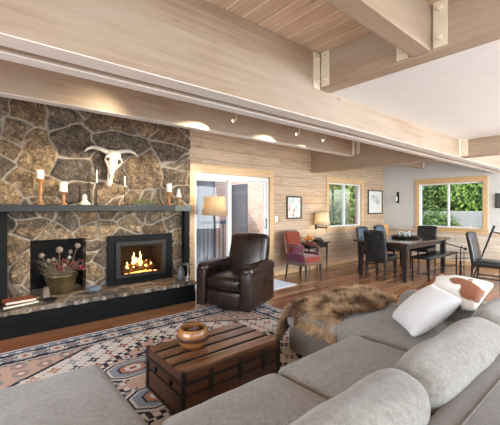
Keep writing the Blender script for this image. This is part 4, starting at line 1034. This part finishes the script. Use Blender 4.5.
# centrepiece
t = thing('serving_tray', 'round dark tray with glasses in the middle of the dining table', 'tray', (7.35, 3.42, .756))
build('tray', MB().lathe([(0, 0), (.26, 0), (.28, .02), (.285, .045), (.275, .045), (.25, .015), (0, .012)], n=32), M['darkwood'], t, smooth=True, auto=50)
M['clearglass'] = glassm('drinking_glass', (.9, .93, .95), .6, .05)
gg = None
for k, (x_, y_) in enumerate(((-.12, -.08), (.0, -.12), (.12, -.06), (-.06, .08), (.08, .09))):
    loc = (7.35 + x_, 3.42 + y_, .770); lab = ['glass tumbler nearest the camera side left on the tray', 'glass tumbler at the near rim of the tray', 'glass tumbler at right on the tray', 'glass tumbler at back left of the tray', 'glass tumbler at back right of the tray'][k]
    if gg is None:
        gg = tag(build('glass_tumbler', shade(MB(), .032, .04, .0, .13, .003, 20).lathe([(0, 0), (.03, 0), (.03, .006), (0, .006)], n=20), M['clearglass'], smooth=True, auto=50, loc=loc), lab, 'glass', 'tumblers on the tray')
    else:
        q = gg.copy(); C.objects.link(q); q.location = loc; q['label'] = lab
# bench
bn = thing('bench', 'low bench with a glossy dark seat and black iron legs beside the dining table', 'bench', (7.28, 2.76, 0))
build('seat', MB().rbox(1.46, .36, .05, .02, (0, 0, .004), M=T((0, 0, .465)), k=3, n=3), M['blackleather'], bn, smooth=True)
for sx in (-1, 1):
    for sy in (-1, 1): build('leg', MB().box(sx * .70 - .012, sx * .70 + .012, sy * .15 - .012, sy * .15 + .012, .001, .44), M['iron'], bn)
    build('leg_hook', MB().tube([(sx * .70, -.15, .20), (sx * .66, -.05, .16), (sx * .66, .05, .16), (sx * .70, .15, .20)], .007, 6), M['iron'], bn, smooth=True)
build('stretcher', MB().cyl((-.68, 0, .16), (.68, 0, .16), .008), M['iron'], bn)
# wrought iron railings
def railing(loc, label, pts_post, rails):
    t = thing('iron_railing', label, 'railing', loc)
    for a, b_, r0, r1 in pts_post: build('post', MB().tube([a, b_], [r0, r1], 10), M['iron'], t, smooth=True)
    for r_ in rails: build('rail', MB().tube(r_[0], r_[1], 8), M['iron'], t, smooth=True)
    return t
rl = railing((7.63, 2.42, 0), 'black wrought iron stand with a knobbed top at the end of the bench', [((0, 0, .001), (0, 0, .34), .022, .022), ((0, 0, .34), (0, 0, .60), .010, .010), ((.33, .04, .001), (.33, .04, .50), .008, .008)],
        [([(-.0, .36, .70), (-.0, .10, .64), (0, -.08, .60)], .011), ([(-.02, .18, .50), (.3, -.05, .485)], .007), ([(-.02, .18, .38), (.3, -.05, .37)], .007)])
build('knob', ball(MB(), (0, -.09, .60), .028), M['iron'], rl, smooth=True)
build('knob', ball(MB(), (0, -.02, .625), .022), M['iron'], rl, smooth=True)
rl2 = railing((8.4, 2.05, 0), 'leaning black iron rod with a side rail behind the chair at right edge', [((-.30, .27, .001), (.02, .0, 1.02), .012, .022)], [([(0, .02, .92), (.05, -.15, .88), (.1, -.5, .84)], .011)])
build('knob', ball(MB(), (.022, -.002, 1.03), .026), M['iron'], rl2, smooth=True)
# dark desk at the right edge
dk = thing('side_desk', 'dark wood desk cut off by the right edge of the picture', 'desk', (7.75, 1.18, 0))
build('desktop', MB().bbox(-.40, .40, -.5, .5, .68, .72, .006), M['darkwood'], dk)
build('apron', MB().box(-.36, .36, -.46, .46, .58, .68), M['darkwood'], dk)
for sx in (-1, 1):
    for sy in (-1, 1): build('leg', MB().taper(sx * .35, sy * .45, .001, .58, .02, .03), M['darkwood'], dk)
# orange wooden chair in the far corner
oc = thing('oak_chair', 'orange oak chair in the far corner behind the dining chairs', 'chair', (8.95, 4.48, 0), R(10))
build('seat', MB().bbox(-.22, .22, -.22, .20, .43, .46, .01), M['orangewood'], oc)
build('backrest', MB().rbox(.42, .03, .28, .014, M=T((0, .21, .82)), k=3, n=3), M['orangewood'], oc, smooth=True)
for sx in (-1, 1):
    build('leg', MB().taper(sx * .19, -.19, .001, .43, .015, .02), M['orangewood'], oc)
    build('leg', MB().taper(sx * .19, .19, .001, .69, .018, .018), M['orangewood'], oc)

# ------------------------------------------------------------------ outdoors
struct('ground', MB().box(-12, 40, 5.7, 40, -.5, -.15).box(9.7, 40, -25, 5.7, -.5, -.15), M['grass'])
dk_ = thing('deck', 'grey board deck outside the sliding door', 'deck', (4.5, 6.5, 0))
build('deck_boards', MB().box(-2.2, 3.3, -1.25, 1.15, -.14, -.02), M['deck'], dk_)
bk = thing('brick_building', 'red brick wing with slate siding outside the sliding door', 'building', (6, 8.5, 0))
build('brick_wall', MB().box(-3.2, 3.4, 0, .3, -.15, 3.6), M['brick'], bk)
build('siding_panel', MB().box(-3.2, -.75, -.06, -.001, -.15, 3.4), M['siding'], bk); build('wing_wall', MB().box(-.80, -.72, -.70, -.06, -.15, 3.5), M['siding'], bk)  # left wing wall added to throw shade over the left brick
build('siding_panel', MB().box(.22, .35, -.06, -.001, -.15, 3.4), M['siding'], bk)
build('wing_wall', MB().box(.36, .44, -.75, -.06, -.15, 2.15), M['siding'], bk)
rl3 = thing('deck_railing', 'slate-blue deck railing with thin balusters outside the sliding door', 'railing', (4.4, 7.0, 0))
build('top_rail', MB().box(-1.9, .75, -.05, .05, 1.02, 1.10), M['rail'], rl3)
build('bottom_rail', MB().box(-1.9, .75, -.02, .02, .08, .13), M['rail'], rl3)
for k in range(23): build('baluster', MB().box(-1.88 + k * .117, -1.855 + k * .117, -.012, .012, .13, 1.02), M['rail'], rl3)
for x_ in (-1.9, -.55, .75): build('post', MB().box(x_ - .05, x_ + .05, -.05, .05, -.02, 1.16), M['rail'], rl3)
tag(build('retaining_wall', MB().bbox(14.3, 14.6, -4, 7.2, -.2, 1.3, .01), M['retwall']), 'low grey wall outside the large dining window', 'wall')
def leaf_mesh(mb, cols, cen, rad, n, size, sd, pal):
    r_ = random.Random(sd)
    for k in range(n):
        d_ = Vector((r_.gauss(0, 1), r_.gauss(0, 1), r_.gauss(0, 1))).normalized()
        q = .72 + .3 * r_.random() + .22 * noise.noise(d_ * 2.3 + Vector((sd, 0, 0)))
        p = Vector((cen[0] + d_.x * rad[0] * q, cen[1] + d_.y * rad[1] * q, cen[2] + d_.z * rad[2] * q))
        if p.z < -.12: continue
        nn = (d_ + Vector((r_.uniform(-.8, .8), r_.uniform(-.8, .8), r_.uniform(-.3, .9)))).normalized()
        a_ = nn.orthogonal().normalized(); a_.rotate(Matrix.Rotation(r_.uniform(0, 6.28), 3, nn)); b_ = nn.cross(a_); s_ = size * r_.uniform(.6, 1.3)
        mb.add([p - a_ * s_, p + b_ * s_ * .45, p + a_ * s_, p - b_ * s_ * .45], [(0, 1, 2, 3)])
        c_ = pal[r_.randrange(len(pal))]; g_ = r_.uniform(.7, 1.25); cols += [(c_[0] * g_, c_[1] * g_, c_[2] * g_, 1)] * 4
def tree(name, label, x_, y_, h, rad, cen_z, n, size, sd, pal, cat):
    t = thing(name, label, cat, (x_, y_, -.15))
    b = MB(); cols = []
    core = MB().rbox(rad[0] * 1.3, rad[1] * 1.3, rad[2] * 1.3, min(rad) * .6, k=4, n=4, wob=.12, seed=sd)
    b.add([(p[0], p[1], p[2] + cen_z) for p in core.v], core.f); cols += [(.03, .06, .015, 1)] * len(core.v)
    leaf_mesh(b, cols, (0, 0, cen_z), rad, n, size, sd, pal)
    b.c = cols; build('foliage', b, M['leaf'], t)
    build('trunk', MB().tube([(0, 0, 0), (.05, .02, cen_z * .5), (0, 0, cen_z)], [.12, .09, .06], 8), M['bark'], t, smooth=True)
P1 = [(.10, .20, .03), (.16, .29, .05), (.24, .38, .08), (.06, .13, .025)]
P2 = [(.04, .09, .02), (.07, .14, .03), (.11, .20, .045)]
P3 = [(.18, .30, .06), (.13, .24, .045), (.28, .40, .10)]
tree('leafy_tree', 'bright green leafy tree seen through left half of the small window', 9.6, 7.6, 4, (1.2, 1.0, 1.7), 1.7, 6500, .06, 3, P1, 'tree')
tree('leafy_tree', 'yellow-green leafy tree seen through right half of the small window', 12.3, 8.2, 4, (1.6, 1.2, 2.1), 1.9, 7500, .07, 4, P3, 'tree')
tree('dark_shrub', 'dark low shrub in front of the small window greenery', 8.7, 6.6, 2, (.7, .5, .5), .55, 1500, .05, 5, P2, 'shrub')
tree('leafy_tree', 'dark green tree behind the retaining wall, leftmost in the large window', 16.6, 7.3, 5, (1.7, 1.7, 2.4), 2.6, 9000, .075, 6, P2, 'tree')
tree('leafy_tree', 'bright sunlit tree behind the retaining wall, middle of the large window', 17.0, 5.0, 5, (1.7, 1.7, 2.5), 2.7, 10000, .075, 7, P1, 'tree')
tree('leafy_tree', 'yellow-green tree behind the retaining wall, rightmost in the large window', 16.8, 2.9, 5, (1.7, 1.6, 2.4), 2.8, 10000, .075, 8, P3, 'tree')
tree('leafy_tree', 'tall dark tree far behind the other garden trees', 20.5, 8.0, 6, (3.2, 3.0, 4.0), 3.6, 4200, .18, 12, P2, 'tree')
tree('leafy_tree', 'broad dark tree far back at right in the large window', 20.5, 3.5, 6, (3.0, 3.2, 4.0), 3.6, 4200, .18, 13, P2, 'tree')
tree('leafy_tree', 'dark tree far behind the small window greenery', 13.6, 11.5, 6, (3.4, 2.2, 3.8), 3.2, 4200, .16, 14, P2, 'tree')
tree('leafy_tree', 'tall tree in the distance between the two windows', 17.8, 11.5, 6, (2.8, 2.4, 3.8), 3.4, 3600, .16, 15, P2, 'tree')
tree('dark_shrub', 'dark green shrub before the retaining wall, left in the large window', 13.2, 5.0, 2, (.8, .8, .85), .75, 2400, .06, 9, P2, 'shrub')
tree('dark_shrub', 'small sunlit shrub before the retaining wall, right in the large window', 13.4, 3.4, 2, (.5, .6, .5), .5, 1400, .05, 10, P1, 'shrub')
